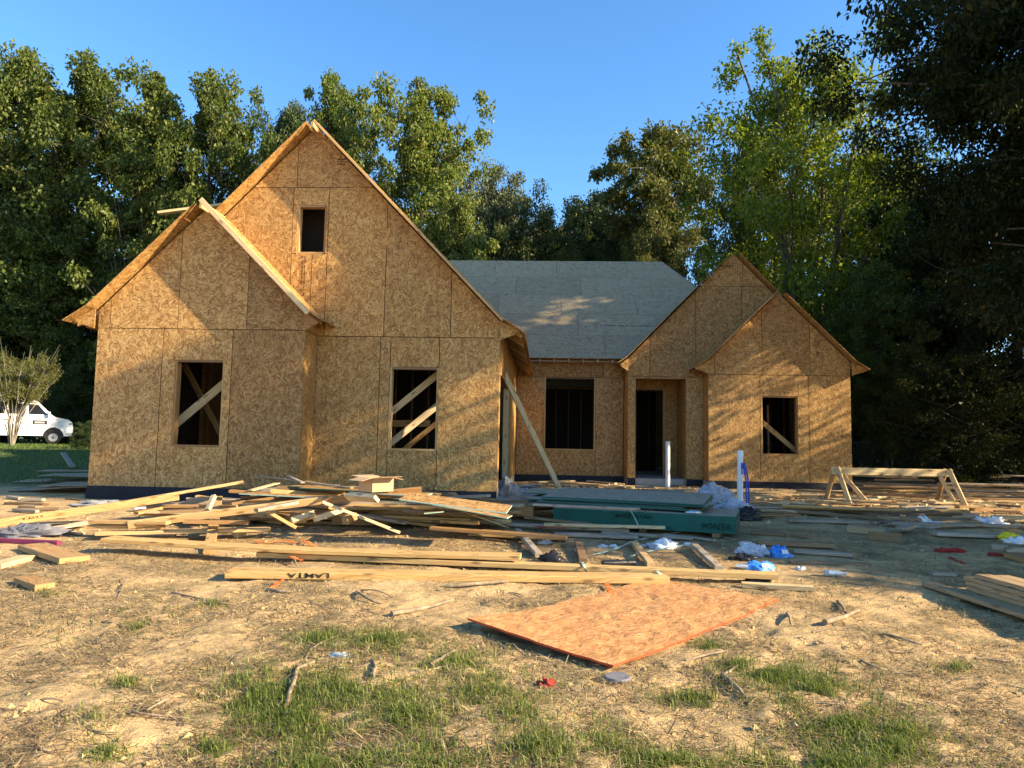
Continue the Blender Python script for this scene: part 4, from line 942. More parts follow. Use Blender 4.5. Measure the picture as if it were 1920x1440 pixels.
for k, (o1, o2, ya, tl, em, lb) in enumerate([
    (-.52, .10, 0, .0, 'wood_dark', 'lowest loose sheet on the green-edged stack, with a brown edge'),
    (-.95, .25, 3, .0, 'wood_dark', 'loose brown-edged sheet reaching farthest left off the green-edged stack'),
    (-.30, .16, 1, -.002, 'greenpaint', 'loose green-edged sheet lying second lowest on the stack'),
    (-.55, .3, -2, .0, 'greenpaint', 'loose green-edged sheet third from the top of the stack'),
    (-.22, .22, 1, .004, 'greenpaint', 'loose green-edged sheet second from the top of the stack'),
    (-.28, .30, -1.5, .006, 'greenpaint', 'topmost grey sheet of the green-edged stack'),
    (-.7, .62, 2, .004, 'greenpaint', 'small grey sheet under the left end of the topmost sheet')]):
    ya = R(ya); a = d1*math.cos(ya)+d2*math.sin(ya); b = -d1*math.sin(ya)+d2*math.cos(ya); a = Vector((a.x, a.y, tl))
    b.z = .0 if k < 2 else .012*k; b = b*(1.2 if k < 6 else .55)
    sheet(sk+d1*o1+d2*o2+Vector((0, 0, zz-sk.z+.004)), a*2.3, b, .0155, [M['osb_grey'], M[em]], lb, group='loose sheets on top of the green-edged stack', fn=lambda s, t: -.02*(s*s), n1=4)
    zz += .021
for k in (0, 1, 2):
    q = sk+d1*(.25+.95*k)+d2*.02; mb = MB(); mb.box(Vector((q.x, q.y, s0.z-.03)), d2*1.15, d1*.09, (0, 0, .056)); T3(mb, 'bearer', M['wood_dark'], ['bearer under the left end of the green-edged stack', 'bearer under the middle of the green-edged stack', 'bearer under the right end of the green-edged stack'][k], 'bearer', 'bearers under the green-edged stack')
q = sk+d1*1.08-d2*.05; ribbon('strap', [q+Vector((0, .05, .30)), q+d1*.06+Vector((0, -.0, .2)), q+d1*.12+Vector((0, -.02, .08)), q+d1*.15+Vector((0, -.06, .03))], .02, 'mint', 'mint strap hanging down the front of the green-edged stack', 'strap')

for (u0, v0, h0, u1, v1, h1, lb, mt) in ((1000, 948, .33, 1200, 957, .33, 'grey strip lying along the left part of the topmost sheet', 'wood_gray'), (985, 972, .10, 1110, 985, .06, 'brown board leaning low on the left front of the green-edged stack', 'wood_dark'), (1130, 1000, .01, 1300, 1012, .01, 'grey board on the dirt under the lettered face of the stack', 'wood_gray'), (1230, 934, .3, 1330, 944, .33, 'short tan board lying across the right end of the topmost sheet', 'wood')):
    board(u0, v0, h0, u1, v1, h1, .12, .03, mt, lb, group='boards lying on and against the green-edged stack')
# ---- cardboard box on the heap
bx = G(705, 921, .545); root = empty('cardboard_box', bx, 'open cardboard box with spread flaps on top of the lumber heap', 'box')
ya = R(52); a = Vector((math.cos(ya), math.sin(ya), 0)); b = Vector((-a.y, a.x, 0)); wx, wy, hz, t_ = .17, .135, .165, .005
mb = MB(); mb.box(bx-a*wx-b*wy, a*2*wx, b*2*wy, (0, 0, t_)); mb.build('bottom', M['card'], root)
for (o, e, n_) in ((-a*wx-b*wy, a*2*wx, b), (-a*wx+b*wy, a*2*wx, -b), (-a*wx-b*wy, b*2*wy, a), (a*wx-b*wy, b*2*wy, -a)):
    mb = MB(); mb.box(bx+o+Vector((0, 0, t_+.001)), e, n_*t_, (0, 0, hz)); mb.build('side', M['card'], root)
    out = -n_*(.16)+Vector((0, 0, -.035 if abs(n_.dot(a)) > .5 else .015)); mb = MB(); mb.box(bx+o+Vector((0, 0, hz+t_+.003)), e, out, (0, 0, t_)); mb.build('flap', M['card'], root)

# ---- sawhorse
sl, sr = G(1569, 947), G(1778, 951); sh = empty('sawhorse', (sl+sr)/2, 'pale lumber sawhorse standing among scraps right of the far right gable', 'sawhorse')
ax = (sr-sl); ax.z = 0; Ls = ax.length; ax = ax.normalized(); px_ = Vector((-ax.y, ax.x, 0)); ht = .66
tl, tr = Vector((sl.x, sl.y, sl.z+ht)), Vector((sr.x, sr.y, sr.z+ht))
mb = MB(); mb.plank(tl-ax*.1+Vector((0, 0, -.07)), tr+ax*.1+Vector((0, 0, -.07)), .038, .14); mb.build('beam', M['wood_pale'], sh)
for q, sg in ((tl, -1), (tr, 1)):
    for s_, mt, dx in ((-1, 'wood_pale', .13 if sg < 0 else .17), (1, 'wood', -.10 if sg < 0 else -.06)):
        top_ = q+px_*s_*.045+Vector((0, 0, .03)); foot = Vector((q.x, q.y, 0))+px_*s_*.26+ax*dx; foot.z = gzf(foot.x, foot.y)
        mb = MB(); mb.plank(top_, foot, .09, .038, R(90)); mb.build('leg', M[mt], sh)
    mb = MB(); mb.plank(q-ax*sg*.14+px_*.0+Vector((0, 0, -.12)), Vector((q.x, q.y, gzf(q.x, q.y)+.06))-ax*sg*.52-px_*.1 if sg < 0 else Vector((q.x, q.y, gzf(q.x, q.y)+.1))-px_*.18, .075, .038, R(70)); mb.build('brace', M['wood_pale'], sh)

# ---- pipes, stakes
def pipe(u, vb, vt, rad, mat, label, name='pipe', bend=None):
    p = G(u, vb); d = p.y; top = A(u, vt, d); mb = MB(); tz = top.z
    path = [p-Vector((0, 0, .05)), Vector((p.x, p.y, (p.z+tz)/2)), Vector((p.x+(top.x-p.x), p.y, tz))]
    if bend: path = [p-Vector((0, 0, .05))]+[Vector((p.x+bx_, p.y, p.z+(tz-p.z)*f)) for bx_, f in bend]
    root = empty(name, p, label, 'pipe')
    mb.tube(path, rad, 14); mb.build('shaft', M[mat], root); mb = MB()
    e = path[-1]; mb.tube([e-Vector((0, 0, .10)), e+Vector((0, 0, .004))], rad*1.0+.0025, 14, 0, False); mb.tube([e+Vector((0, 0, -.2)), e+Vector((0, 0, .0045))], rad*.86, 14); mb.build('rim', M[mat], root); return root
pipe(1252, 915, 828, .056, 'pvc', 'white plastic standpipe before the entrance door')
pipe(1388, 953, 845, .052, 'pvc', 'taller white plastic standpipe beside the blue tubing')
for k in (0, 1): pipe(1400+k*4, 955, 868, .014, 'pex', ['blue bent tubing beside the taller standpipe, left of the pair', 'blue bent tubing beside the taller standpipe, right of the pair'][k], 'tubing', [(.0, .3), (-.005, .6), (-.03, .82), (-.075, 1.0)])
def stake(u, vb, vt, wd, mat, label, lean=.0, dk=None):
    p = G(u, vb); top = A(u, vt, p.y); root = empty('stake', p, label, 'stake'); mb = MB(); q = Vector((top.x+lean, p.y, top.z)); mb.plank(p-Vector((0, 0, .08)), q, wd, .02, R(0)); mb.build('shaft', M[mat], root)
    if dk: mb = MB(); mb.plank(q-(q-p)*.45, q+Vector((0, 0, .003)), wd+.006, .026); mb.build('painted_tip', M[dk], root)
stake(1357, 897, 860, .075, 'wood_gray', 'white-topped survey stake before the right gable', -.02, 'white')
stake(1156, 905, 882, .09, 'wood_gray', 'grey stake below the left jamb of the entrance')
stake(1284, 913, 890, .09, 'wood_dark', 'brown stake below the right jamb of the entrance', -.03)
p = G(1050, 926); mb = MB(); mb.plank(p, A(944, 706, 14.7), .14, .04, R(75)); T3(mb, 'brace_board', M['wood_pale'], 'long pale brace board leaning from the dirt against the garage side wall', 'board')

# ---- sheeting, bags, bottles
crumple('plastic_sheeting', G(1345, 944), .42, .3, .36, 'tarp', 'grey-white crumpled sheeting heaped left of the taller standpipe', 'sheeting', 4, .26, 26)
crumple('plastic_sheeting', G(1376, 962), .34, .25, .2, 'tarp', 'lower grey crumpled sheeting at the foot of the taller standpipe', 'sheeting', 14, .3, 22)
crumple('rubbish_bag', G(1385, 972), .34, .22, .15, 'black', 'black crumpled bag at the right end of the green-edged stack', 'bag', 5, .5, 20)
def bottle_pack(u, v, L, rad, label, seed, yaw):
    p = G(u, v); root = empty('bottle_pack', p, label, 'bottle pack'); rg = random.Random(seed)
    crumple_o = crumple('film', p, L, rad*1.25, rad*1.7, 'bluefilm', None, None, seed, .28, 20, None, yaw); crumple_o.parent = root; crumple_o.location = crumple_o.location-p
    a = Vector((math.cos(yaw), math.sin(yaw), 0)); b = Vector((-a.y, a.x, 0))
    for k in range(3):
        q = p-a*(L*.9)+b*(k-1)*rad*.7+Vector((0, 0, rad*.45+.01)); mb = MB(); mb.tube([q, q-a*.05, q-a*.09, q-a*.11], [rad*.42, rad*.42, rad*.2, rad*.18], 10); mb.build('bottle_neck', M['clear'], root)
    mb = MB(); q = p+a*L*.05-b*rad*1.32+Vector((0, 0, rad*.7)); mb.face([q, q+a*L*.5, q+a*L*.5+Vector((0, .02, rad*.7)), q+Vector((0, .02, rad*.7))]); mb.build('print_panel', M['white'], root)
bottle_pack(1463, 1044, .135, .065, 'larger torn blue pack of water bottles on the dirt', 6, R(-8))
bottle_pack(1424, 1068, .15, .05, 'smaller pale blue pack of water bottles nearer the planks', 7, R(2))
def bottle(u, v, yaw, label, mat='clear'):
    p = G(u, v, .032); a = Vector((math.cos(yaw), math.sin(yaw), 0)); root = empty('bottle', p-Vector((0, 0, .03)), label, 'bottle'); mb = MB()
    mb.tube([p-a*.1, p-a*.095, p-a*.02, p+a*.04, p+a*.075, p+a*.095], [.02, .03, .028, .031, .016, .012], 12); mb.build('body', M[mat], root)
    mb = MB(); mb.tube([p+a*.096, p+a*.115], [.015, .015], 10); mb.build('cap', M['white'], root)
    mb = MB(); mb.tube([p-a*.06, p+a*.02], [.0315, .0315], 12, 0, False); mb.build('wrapper', M['foil'], root)
bottle(1565, 1075, R(-5), 'clear empty bottle lying alone on the shaded dirt')
bottle(1397, 1019, R(40), 'clear bottle lying beside the larger blue pack')
bottle(1238, 1020, R(5), 'clear bottle on the white film below the green-edged stack')
crumple('plastic_film', G(1408, 1040), .2, .12, .1, 'tarp', 'clear grey film spilling from the larger blue pack', 'film', 44, .28, 16)
crumple('rag', G(1398, 1050), .12, .09, .07, 'black', 'black rag left of the larger blue pack', 'rag', 45, .5, 12)
crumple('cap', G(1421, 1092), .11, .07, .05, 'black', 'dark crumpled cloth between the longest plank and the short pale board', 'cloth', 46, .4, 12)
crumple('bucket_scrap', G(1032, 1054), .13, .09, .10, 'black', 'black crushed bucket scrap behind the longest foreground plank', 'scrap', 47, .35, 14)
q0, q1 = G(1130, 1056, .04), G(1190, 1055, .04); mb = MB(); mb.tube([q0, (q0+q1)/2, q1], [.03, .035, .03], 10); T3(mb, 'tube', M['black'], 'black caulk tube lying behind the longest foreground plank', 'tube')
WS = 'white litter pieces scattered on the dirt'
for k, (u, v, r_, lb) in enumerate([(992, 1012, .09, 'white crumpled paper behind the leftmost bearer'), (1021, 1019, .07, 'white and pink wrapper right of the crumpled paper'), (1131, 1026, .05, 'small white scrap left of the mint strap'), (1150, 1026, .05, 'small clear scrap beside the mint strap'),
    (1252, 1028, .17, 'spread white film below the green-edged stack'), (1500, 1068, .05, 'small white cup lying on the shaded dirt'), (1735, 988, .2, 'white and red bag flat on the dirt right of the big timber block'), (1862, 983, .2, 'white bag heap among the boards at the right'),
    (1905, 1018, .12, 'white bag beneath the yellow bag'), (990, 915, .12, 'white tangle of scraps by the side doorway'), (1205, 1025, .04, 'small white scrap near the spread film'), (1292, 1023, .06, 'small white scrap right of the spread film')]):
    crumple('litter', G(u, v), r_, r_*.6, r_*.55, 'white', lb, 'litter', 60+k, .6, 14, WS)
crumple('yellow_bag', G(1895, 1014), .16, .08, .11, 'yellow', 'yellow bag at the right edge on the flat wide board', 'bag', 71, .4, 16)
crumple('netting', G(1784, 1034), .17, .1, .03, 'red', 'red netting lying on the shaded dirt', 'netting', 72, .7, 16)
crumple('netting', G(1866, 1041), .11, .06, .02, 'red', 'small red netting scrap farther right', 'netting', 73, .7, 12)
crumple('can_lid', G(1466, 1003), .05, .04, .03, 'red', 'red crushed can beside the shaded boards', 'can', 74, .2, 12)
crumple('foil_wrapper', G(637, 1230), .075, .035, .02, 'foil', 'silver and green snack wrapper on the grass', 'wrapper', 75, .3, 14)
crumple('foil_wrapper', G(1026, 1286), .05, .045, .035, 'red', 'pink crumpled wrapper on the grass by the orange-edged sheet', 'wrapper', 76, .5, 12)
crumple('foil_wrapper', G(1300, 960, .3), .1, .06, .02, 'foil', 'pale crumpled scrap on the topmost sheet of the stack', 'wrapper', 77, .3, 12)
mb = MB(); c = G(1158, 1271, .006); mb.tube([c, c+Vector((0, 0, .012))], [.075, .07], 20); T3(mb, 'plastic_disc', M['netgray'], 'clear grey plastic lid in the dirt under the sheet corner', 'lid')
ORS = 'orange straps left on the ground'
for pp, lb, mt in (([(478, 1015, .02), (500, 1017, .03), (530, 1014, .02), (555, 1018, .02)], 'orange strap lying flat behind the middle foreground plank', 'orange'), ([(565, 1014, .02), (575, 1016, .04), (590, 1024, .01)], 'short curled orange strap right of the flat strap', 'orange'),
    ([(541, 1048, .04), (548, 1044, .06), (556, 1048, .05), (566, 1050, .03)], 'bunched orange strap between the two front planks', 'orange'), ([(507, 1106, .01), (518, 1095, .03), (531, 1085, .06)], 'orange strap end poking from under the lettered plank', 'orange'),
    ([(1137, 1094, .03), (1143, 1103, .03), (1148, 1117, .01)], 'orange strap end between lettered plank and orange-edged sheet', 'orange'), ([(1780, 1044, .01), (1795, 1051, .01), (1808, 1056, .01)], 'dull red strap end by the lumber at the right edge', 'red'), ([(1000, 986, .12), (1030, 989, .12), (1060, 990, .11)], 'red strap on the boards left of the green stack', 'red')):
    ribbon('strap', gpath(pp), .045, mt, lb, 'strap', ORS)
for pp, lb in (([(1112, 1040, .02), (1150, 1030, .04), (1190, 1014, .06), (1225, 1008, .03), (1262, 1014, .01)], 'long mint strap curving over the dirt behind the bearers'), ([(1182, 1043, .05), (1215, 1034, .04), (1250, 1026, .03), (1300, 1020, .02)], 'mint strap crossing the bearer beside the black tube'),
    ([(1262, 1000, .02), (1290, 994, .06), (1330, 1000, .03), (1380, 1012, .01)], 'mint strap arching along the foot of the green-edged stack'), ([(1092, 1054, .09), (1096, 1062, .1), (1101, 1076, .02)], 'mint strap tied round the longest plank'), ([(1230, 1068, .09), (1236, 1074, .09), (1250, 1086, .04)], 'mint strap end tied over the longest plank at its middle'),
    ([(1643, 980, .03), (1655, 990, .02), (1678, 1008, .01)], 'mint strap beside the big timber block')):
    ribbon('strap', gpath(pp), .028, 'mint', lb, 'strap', 'mint straps left on the ground')

# ---- lumber on the right
RB = 'boards strewn over the dirt on the right'
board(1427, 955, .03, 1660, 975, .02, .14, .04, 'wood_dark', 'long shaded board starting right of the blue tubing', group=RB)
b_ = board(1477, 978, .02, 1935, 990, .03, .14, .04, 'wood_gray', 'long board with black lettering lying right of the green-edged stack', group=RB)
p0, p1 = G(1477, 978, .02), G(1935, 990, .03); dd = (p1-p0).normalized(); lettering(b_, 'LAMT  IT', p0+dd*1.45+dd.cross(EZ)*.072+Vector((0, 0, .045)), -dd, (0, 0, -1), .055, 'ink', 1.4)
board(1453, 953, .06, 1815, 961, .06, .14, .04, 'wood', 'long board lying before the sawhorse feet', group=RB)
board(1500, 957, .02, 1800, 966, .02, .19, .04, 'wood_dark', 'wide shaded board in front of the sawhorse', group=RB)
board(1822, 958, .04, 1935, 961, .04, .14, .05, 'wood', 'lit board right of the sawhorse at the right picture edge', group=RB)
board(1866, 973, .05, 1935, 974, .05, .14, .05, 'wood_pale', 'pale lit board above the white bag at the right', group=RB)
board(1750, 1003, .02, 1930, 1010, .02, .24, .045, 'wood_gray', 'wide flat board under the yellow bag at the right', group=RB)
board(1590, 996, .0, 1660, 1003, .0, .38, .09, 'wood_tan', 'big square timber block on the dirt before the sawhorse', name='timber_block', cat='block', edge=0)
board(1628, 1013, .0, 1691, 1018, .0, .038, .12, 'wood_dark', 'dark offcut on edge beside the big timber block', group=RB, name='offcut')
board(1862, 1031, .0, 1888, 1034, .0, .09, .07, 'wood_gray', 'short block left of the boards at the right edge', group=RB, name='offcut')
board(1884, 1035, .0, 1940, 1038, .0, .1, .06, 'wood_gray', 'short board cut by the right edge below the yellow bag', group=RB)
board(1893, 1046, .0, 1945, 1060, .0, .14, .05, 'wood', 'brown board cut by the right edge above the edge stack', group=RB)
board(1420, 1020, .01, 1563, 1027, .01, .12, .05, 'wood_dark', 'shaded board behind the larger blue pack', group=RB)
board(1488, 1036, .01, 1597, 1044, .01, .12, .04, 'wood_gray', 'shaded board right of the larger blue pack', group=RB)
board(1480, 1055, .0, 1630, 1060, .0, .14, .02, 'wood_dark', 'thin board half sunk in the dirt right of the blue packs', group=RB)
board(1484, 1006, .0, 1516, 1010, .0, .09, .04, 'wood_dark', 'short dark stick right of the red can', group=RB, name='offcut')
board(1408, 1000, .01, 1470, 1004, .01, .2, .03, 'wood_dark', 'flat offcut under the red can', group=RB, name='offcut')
board(1745, 1078, .0, 1790, 1080, .0, .1, .03, 'wood_gray', 'greyish scrap under the stack at the right edge', group=RB, name='offcut')
board(1310, 905, .05, 1350, 930, .04, .14, .03, 'wood_dark', 'short board lying behind the crumpled sheeting', group=RB)
board(1325, 900, .06, 1362, 922, .04, .16, .03, 'wood', 'lit short board behind the crumpled sheeting', group=RB)
# stack at the right edge
p0, p1 = G(1728, 1100), G(1922, 1172); dr = (p1-p0); dr.z = 0; dr = dr.normalized(); pr_ = Vector((-dr.y, dr.x, 0)); zb = gzf(p0.x+.6, p0.y-.5)
if pr_.y < 0: pr_ = -pr_
ES = 'boards in the stack at the right edge'
for k, (so, sb, lev, L, lb) in enumerate([(0, .07, 1, 3.4, 'front bottom board of the edge stack, jutting out farthest left'), (.25, .23, 1, 3.2, 'second bottom board of the edge stack'), (.30, .37, 1, 3.2, 'rear bottom board of the edge stack'),
    (.38, .24, 2, 3.2, 'front board of the second layer in the edge stack'), (.42, .38, 2, 3.2, 'rear board of the second layer in the edge stack'), (.36, .245, 3, 3.2, 'front board of the third layer in the edge stack'), (.5, .385, 3, 3.1, 'rear board of the third layer in the edge stack'),
    (.33, .25, 4, 3.2, 'front board of the fourth layer in the edge stack'), (.4, .39, 4, 3.2, 'rear board of the fourth layer in the edge stack'), (.46, .27, 5, 3.1, 'top front board of the edge stack'), (.5, .41, 5, 3.1, 'top rear board of the edge stack')]):
    q = Vector((p0.x, p0.y, zb))+dr*so+pr_*sb+Vector((0, 0, .03+(lev-1)*.0395)); mb = MB(); mb.plank(q, q+dr*L, .136, .038); T3(mb, 'board', M['wood_tan'], lb, 'board', ES)
for k in (.5, 2.4):
    q = Vector((p0.x, p0.y, zb-.02))+dr*k; mb = MB(); mb.plank(q, q+pr_*.5, .09, .046); T3(mb, 'bearer', M['wood_dark'], 'bearer under the %s of the edge stack' % ('visible end' if k < 1 else 'hidden end'), 'bearer')
# scraps: lit chips near the sawhorse, boards heaped behind, scraps before the entrance
def scatter(n, ux, vy, L, mats, label, wh, group, seed, yawsd=.5, hmax=.12, ws=(.06, .09, .14), ths=(.02, .038), name='offcut', cat='offcut'):
    r_ = random.Random(seed)
    for k in range(n):
        c = G(r_.uniform(*ux), r_.uniform(*vy)); ya = r_.gauss(0, yawsd); l_ = r_.uniform(*L); d = Vector((math.cos(ya), math.sin(ya), r_.gauss(0, .03)))
        p0, p1 = c-d*l_/2, c+d*l_/2; lift = r_.random()**2*hmax
        for p in (p0, p1): p.z = gzf(p.x, p.y)+lift
        mt = r_.choice(mats); tt = (c.x/max(c.y, 1)+.02); pl = next(w_ for lim, w_ in wh if c.x < lim)
        wd_ = r_.choice(ws); mb = MB(); mb.plank(p0, p1, wd_, r_.choice(ths), r_.gauss(0, .06)); T3(mb, name, M[mt], describe(mt, l_, label, pl, wd_), cat, group)
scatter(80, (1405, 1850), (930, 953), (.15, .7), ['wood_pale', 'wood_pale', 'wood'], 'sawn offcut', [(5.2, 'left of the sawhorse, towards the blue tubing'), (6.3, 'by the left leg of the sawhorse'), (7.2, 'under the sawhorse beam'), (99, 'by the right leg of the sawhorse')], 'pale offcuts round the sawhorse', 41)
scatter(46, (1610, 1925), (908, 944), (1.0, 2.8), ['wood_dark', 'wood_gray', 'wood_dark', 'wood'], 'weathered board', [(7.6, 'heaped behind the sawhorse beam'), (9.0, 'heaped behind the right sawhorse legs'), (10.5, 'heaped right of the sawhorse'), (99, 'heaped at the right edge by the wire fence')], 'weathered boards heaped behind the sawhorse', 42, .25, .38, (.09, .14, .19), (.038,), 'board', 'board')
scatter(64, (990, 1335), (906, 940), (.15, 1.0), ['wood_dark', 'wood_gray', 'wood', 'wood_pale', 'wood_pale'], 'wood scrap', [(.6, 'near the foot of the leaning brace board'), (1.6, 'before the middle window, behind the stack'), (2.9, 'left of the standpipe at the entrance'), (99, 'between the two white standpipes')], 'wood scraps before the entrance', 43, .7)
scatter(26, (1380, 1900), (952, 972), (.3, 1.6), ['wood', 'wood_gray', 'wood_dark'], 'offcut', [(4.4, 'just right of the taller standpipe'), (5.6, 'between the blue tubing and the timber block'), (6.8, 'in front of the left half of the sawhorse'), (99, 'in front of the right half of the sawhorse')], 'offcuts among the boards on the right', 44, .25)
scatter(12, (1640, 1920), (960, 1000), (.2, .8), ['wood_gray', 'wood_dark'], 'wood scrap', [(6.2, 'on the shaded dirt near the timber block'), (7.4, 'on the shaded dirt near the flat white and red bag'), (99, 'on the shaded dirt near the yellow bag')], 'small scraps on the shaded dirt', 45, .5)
scatter(14, (20, 170), (935, 985), (.2, .7), ['wood_gray', 'wood_dark'], 'stick of wood', [(-7.0, 'on the dirt before the dumped dark sheets'), (-6.2, 'on the dirt before the left wall corner'), (99, 'on the dirt just left of the lumber heap')], 'small sticks left of the heap', 46, .4, .02)
hb = G(1210, 932, .02); sheet(hb, Vector((.75, -.05, .03)), Vector((.12, .5, .1)), .012, [M['osb_grey'], M['wood_dark']], 'tilted sheet scrap lying before the entrance pipe')
for k, u in enumerate((1062, 1082, 1095, 1108)):
    board(u, 914, .10, u+16, 930, .04, .10, .02, 'wood_pale', ['leftmost', 'second', 'third', 'rightmost'][k]+' of the four lit slats lying before the middle window', group='lit slats before the middle window', name='slat_board', cat='slat')
# concrete spill and chips by the garage corner
def lump(u, v, rx, rz, label, seed): crumple('concrete_lump', G(u, v), rx, rx*.7, rz, 'concrete', label, 'concrete lump', seed, .5, 16)
lump(951, 938, .32, .34, 'splashed concrete lump at the corner of the main gable', 81); lump(975, 936, .3, .18, 'lower concrete lump right of the corner lump', 82); lump(200, 945, .5, .05, 'flat pale concrete spill before the front-left gable', 83)
lump(1000, 922, .35, .12, 'dirt-covered concrete lump before the side doorway', 84)

# rubbed and chipped rim of the orange-edged sheet
_me = osheet.data; _r = random.Random(4)
_seen = {}
for v_ in _me.vertices:
    k_ = (round(v_.co.x, 3), round(v_.co.y, 3))
    if k_ not in _seen: _seen[k_] = (_r.gauss(0, .006), _r.gauss(0, .006), _r.gauss(0, .003))
    v_.co.x += _seen[k_][0]; v_.co.y += _seen[k_][1]; v_.co.z += _seen[k_][2]

# ================================================================ VAN, SHRUB, FENCE, SHED, BACKBOARD
def build_van():
    fw = G(118, 833); rootp = A(95, 833, 36.5); z0 = gzf(rootp.x, rootp.y)
    root = empty('van', (rootp.x, rootp.y, z0), 'white passenger van parked on the grass at the far left', 'van')
    # local frame: x forward, y left, origin at the ground below the front axle
    def P(x, y, z):
        z = z if z < .45 else .45+(z-.45)*1.14
        return Vector((rootp.x, rootp.y, z0))+fwd*x+lft*y+Vector((0, 0, z))
    ang = R(40); fwd = Vector((math.cos(ang), math.sin(ang), 0)); lft = Vector((-fwd.y, fwd.x, 0))
    # side profile of the body (x, z), front to the right
    prof = [(-4.4, .45), (-4.42, 1.0), (-4.38, 1.75), (-4.2, 2.02), (-3.8, 2.08), (-1.6, 2.09), (-.95, 2.05), (-.72, 1.96), (-.15, 1.42), (.05, 1.30), (.62, 1.20), (.80, 1.08), (.86, .85), (.86, .45)]
    hw = lambda z: .98 if z < 1.25 else .98-.17*((z-1.25)/.85)
    mb = MB(); rows = []
    for (x, z) in prof:
        w_ = hw(z); rows.append([P(x, -w_, z), P(x, -w_*.7, z+.02*(z > 1.9)), P(x, 0, z+.03*(z > 1.9)), P(x, w_*.7, z+.02*(z > 1.9)), P(x, w_, z)])
    mb.grid(rows, 0, False, False)
    for s_ in (-1, 1):
        side_ = [P(x, s_*hw(z), z) for x, z in prof]
        # side skin in strips so that it follows the tumblehome
        xs_ = sorted(set(p[0] for p in prof))
        lo = [(-4.4, .45), (.86, .45)]
        pts = [(x, z) for x, z in prof]
        for za, zb in ((.45, .85), (.85, 1.25), (1.25, 1.68), (1.68, 2.1)):
            pol = clip_poly([(x, z) for x, z in reversed(pts)], [(-9, za), (9, za), (9, zb), (-9, zb)])
            if not pol: continue
            f = [P(x, s_*hw(z), z) for x, z in pol]; mb.face(f if s_ < 0 else f[::-1])
    mb.face([P(-4.4, -.98, .45), P(-4.4, .98, .45), P(.86, .98, .45), P(.86, -.98, .45)])
    mb.build('body', M['vanwhite'], root)
    yv = lambda z: -hw(z)-.006
    def quad(name, pts, mat): mb = MB(); mb.face([P(x, yv(z), z) for x, z in pts]); return mb.build(name, mat, root)
    for pts in ([(-1.12, 1.40), (-.30, 1.40), (-.72, 1.84), (-1.12, 1.86)], [(-1.95, 1.40), (-1.25, 1.40), (-1.25, 1.86), (-1.95, 1.86)], [(-2.75, 1.40), (-2.1, 1.40), (-2.1, 1.86), (-2.75, 1.86)], [(-3.6, 1.40), (-2.9, 1.40), (-2.9, 1.86), (-3.6, 1.86)]):
        quad('side_window', pts, M['glass'])
    mb = MB(); mb.face([P(-.70, -.8, 1.93), P(-.16, -.88, 1.45), P(-.16, .88, 1.45), P(-.70, .8, 1.93)]); o = mb.build('windscreen', M['glass'], root); o.location += fwd*.012+Vector((0, 0, .012))
    for x in (-1.18, -2.03): quad('door_handle', [(x-.05, 1.12), (x+.07, 1.12), (x+.07, 1.16), (x-.05, 1.16)], M['black'])
    for x in (-1.19, -2.02): quad('door_seam', [(x-.008, .55), (x+.008, .55), (x+.008, 1.95), (x-.008, 1.95)], M['steel'])
    lg = quad('logo_panel', [(-.92, .96), (-.3, .96), (-.3, 1.14), (-.92, 1.14)], M['black']); lg.location += -lft*.002
    mb = MB(); mb.face([P(x, yv(1.0)-.006, z) for x, z in ((-.84, 1.0), (-.4, 1.0), (-.38, 1.09), (-.84, 1.09))]); q = mb.build('emblem', M['chrome'], root)
    for k, (x, y) in enumerate(((0, -.86), (-3.43, -.86), (0, .86), (-3.43, .86))):
        c = P(x, y, .37); sg = -1 if y < 0 else 1
        mb = MB(); mb.tube([c-lft*.12, c-lft*.1, c+lft*.1, c+lft*.12], [.33, .37, .37, .33], 22); o = mb.build('wheel', M['rubber'], root)
        mb = MB(); mb.tube([c+lft*sg*.122, c+lft*sg*.135], [.215, .2], 18); rim = mb.build('rim', M['chrome'], o)
        mb = MB(); mb.tube([c+lft*sg*.136, c+lft*sg*.15], [.06, .05], 10); mb.build('hub_cap', M['steel'], o)
        mb = MB(); n_ = 14
        arc = [(x+.47*math.cos(math.pi*j/n_), .37+.47*math.sin(math.pi*j/n_)) for j in range(n_+1)]
        mb.face([P(ax_, sg*(.984), az_) for ax_, az_ in (arc if sg < 0 else arc[::-1])]); mb.build('wheel_arch', M['black'], root)
    mb = MB(); mb.box(P(.82, -1.0, .42), lft*2.0, fwd*.12, (0, 0, .22)); mb.build('bumper', M['black'], root)
    for s_ in (-1, 1): mb = MB(); mb.box(P(.82, s_*.72-.2, .88), lft*.4, fwd*.06, (0, 0, .18)); mb.build('headlight', M['glass'], root)
    mb = MB(); mb.box(P(-.28, -1.2, 1.32), lft*.16, fwd*.08, (0, 0, .24)); mb.box(P(-.26, -1.04, 1.36), lft*.1, fwd*.04, (0, 0, .05)); mb.build('mirror', M['vanwhite'], root)
    mb = MB()
    for x in (-4.0, -2.9, -1.8): mb.box(P(x, -.8, 2.08), lft*1.6, fwd*.05, (0, 0, .13))
    for y in (-.75, .70): mb.box(P(-4.2, y, 2.21), fwd*2.7, lft*.05, (0, 0, .05))
    mb.build('roof_rack', M['vanwhite'], root)
    mb = MB()
    for y in (-.55, -.2): mb.box(P(-4.5, y, 2.27), fwd*3.4, lft*.05, (0, 0, .07))
    for k in range(9): mb.box(P(-4.3+k*.36, -.5, 2.29), lft*.3, fwd*.03, (0, 0, .03))
    lad = mb.build('ladder', M['card']); tag(lad, 'pale ladder tied flat on the roof of the white van', 'ladder')
build_van()
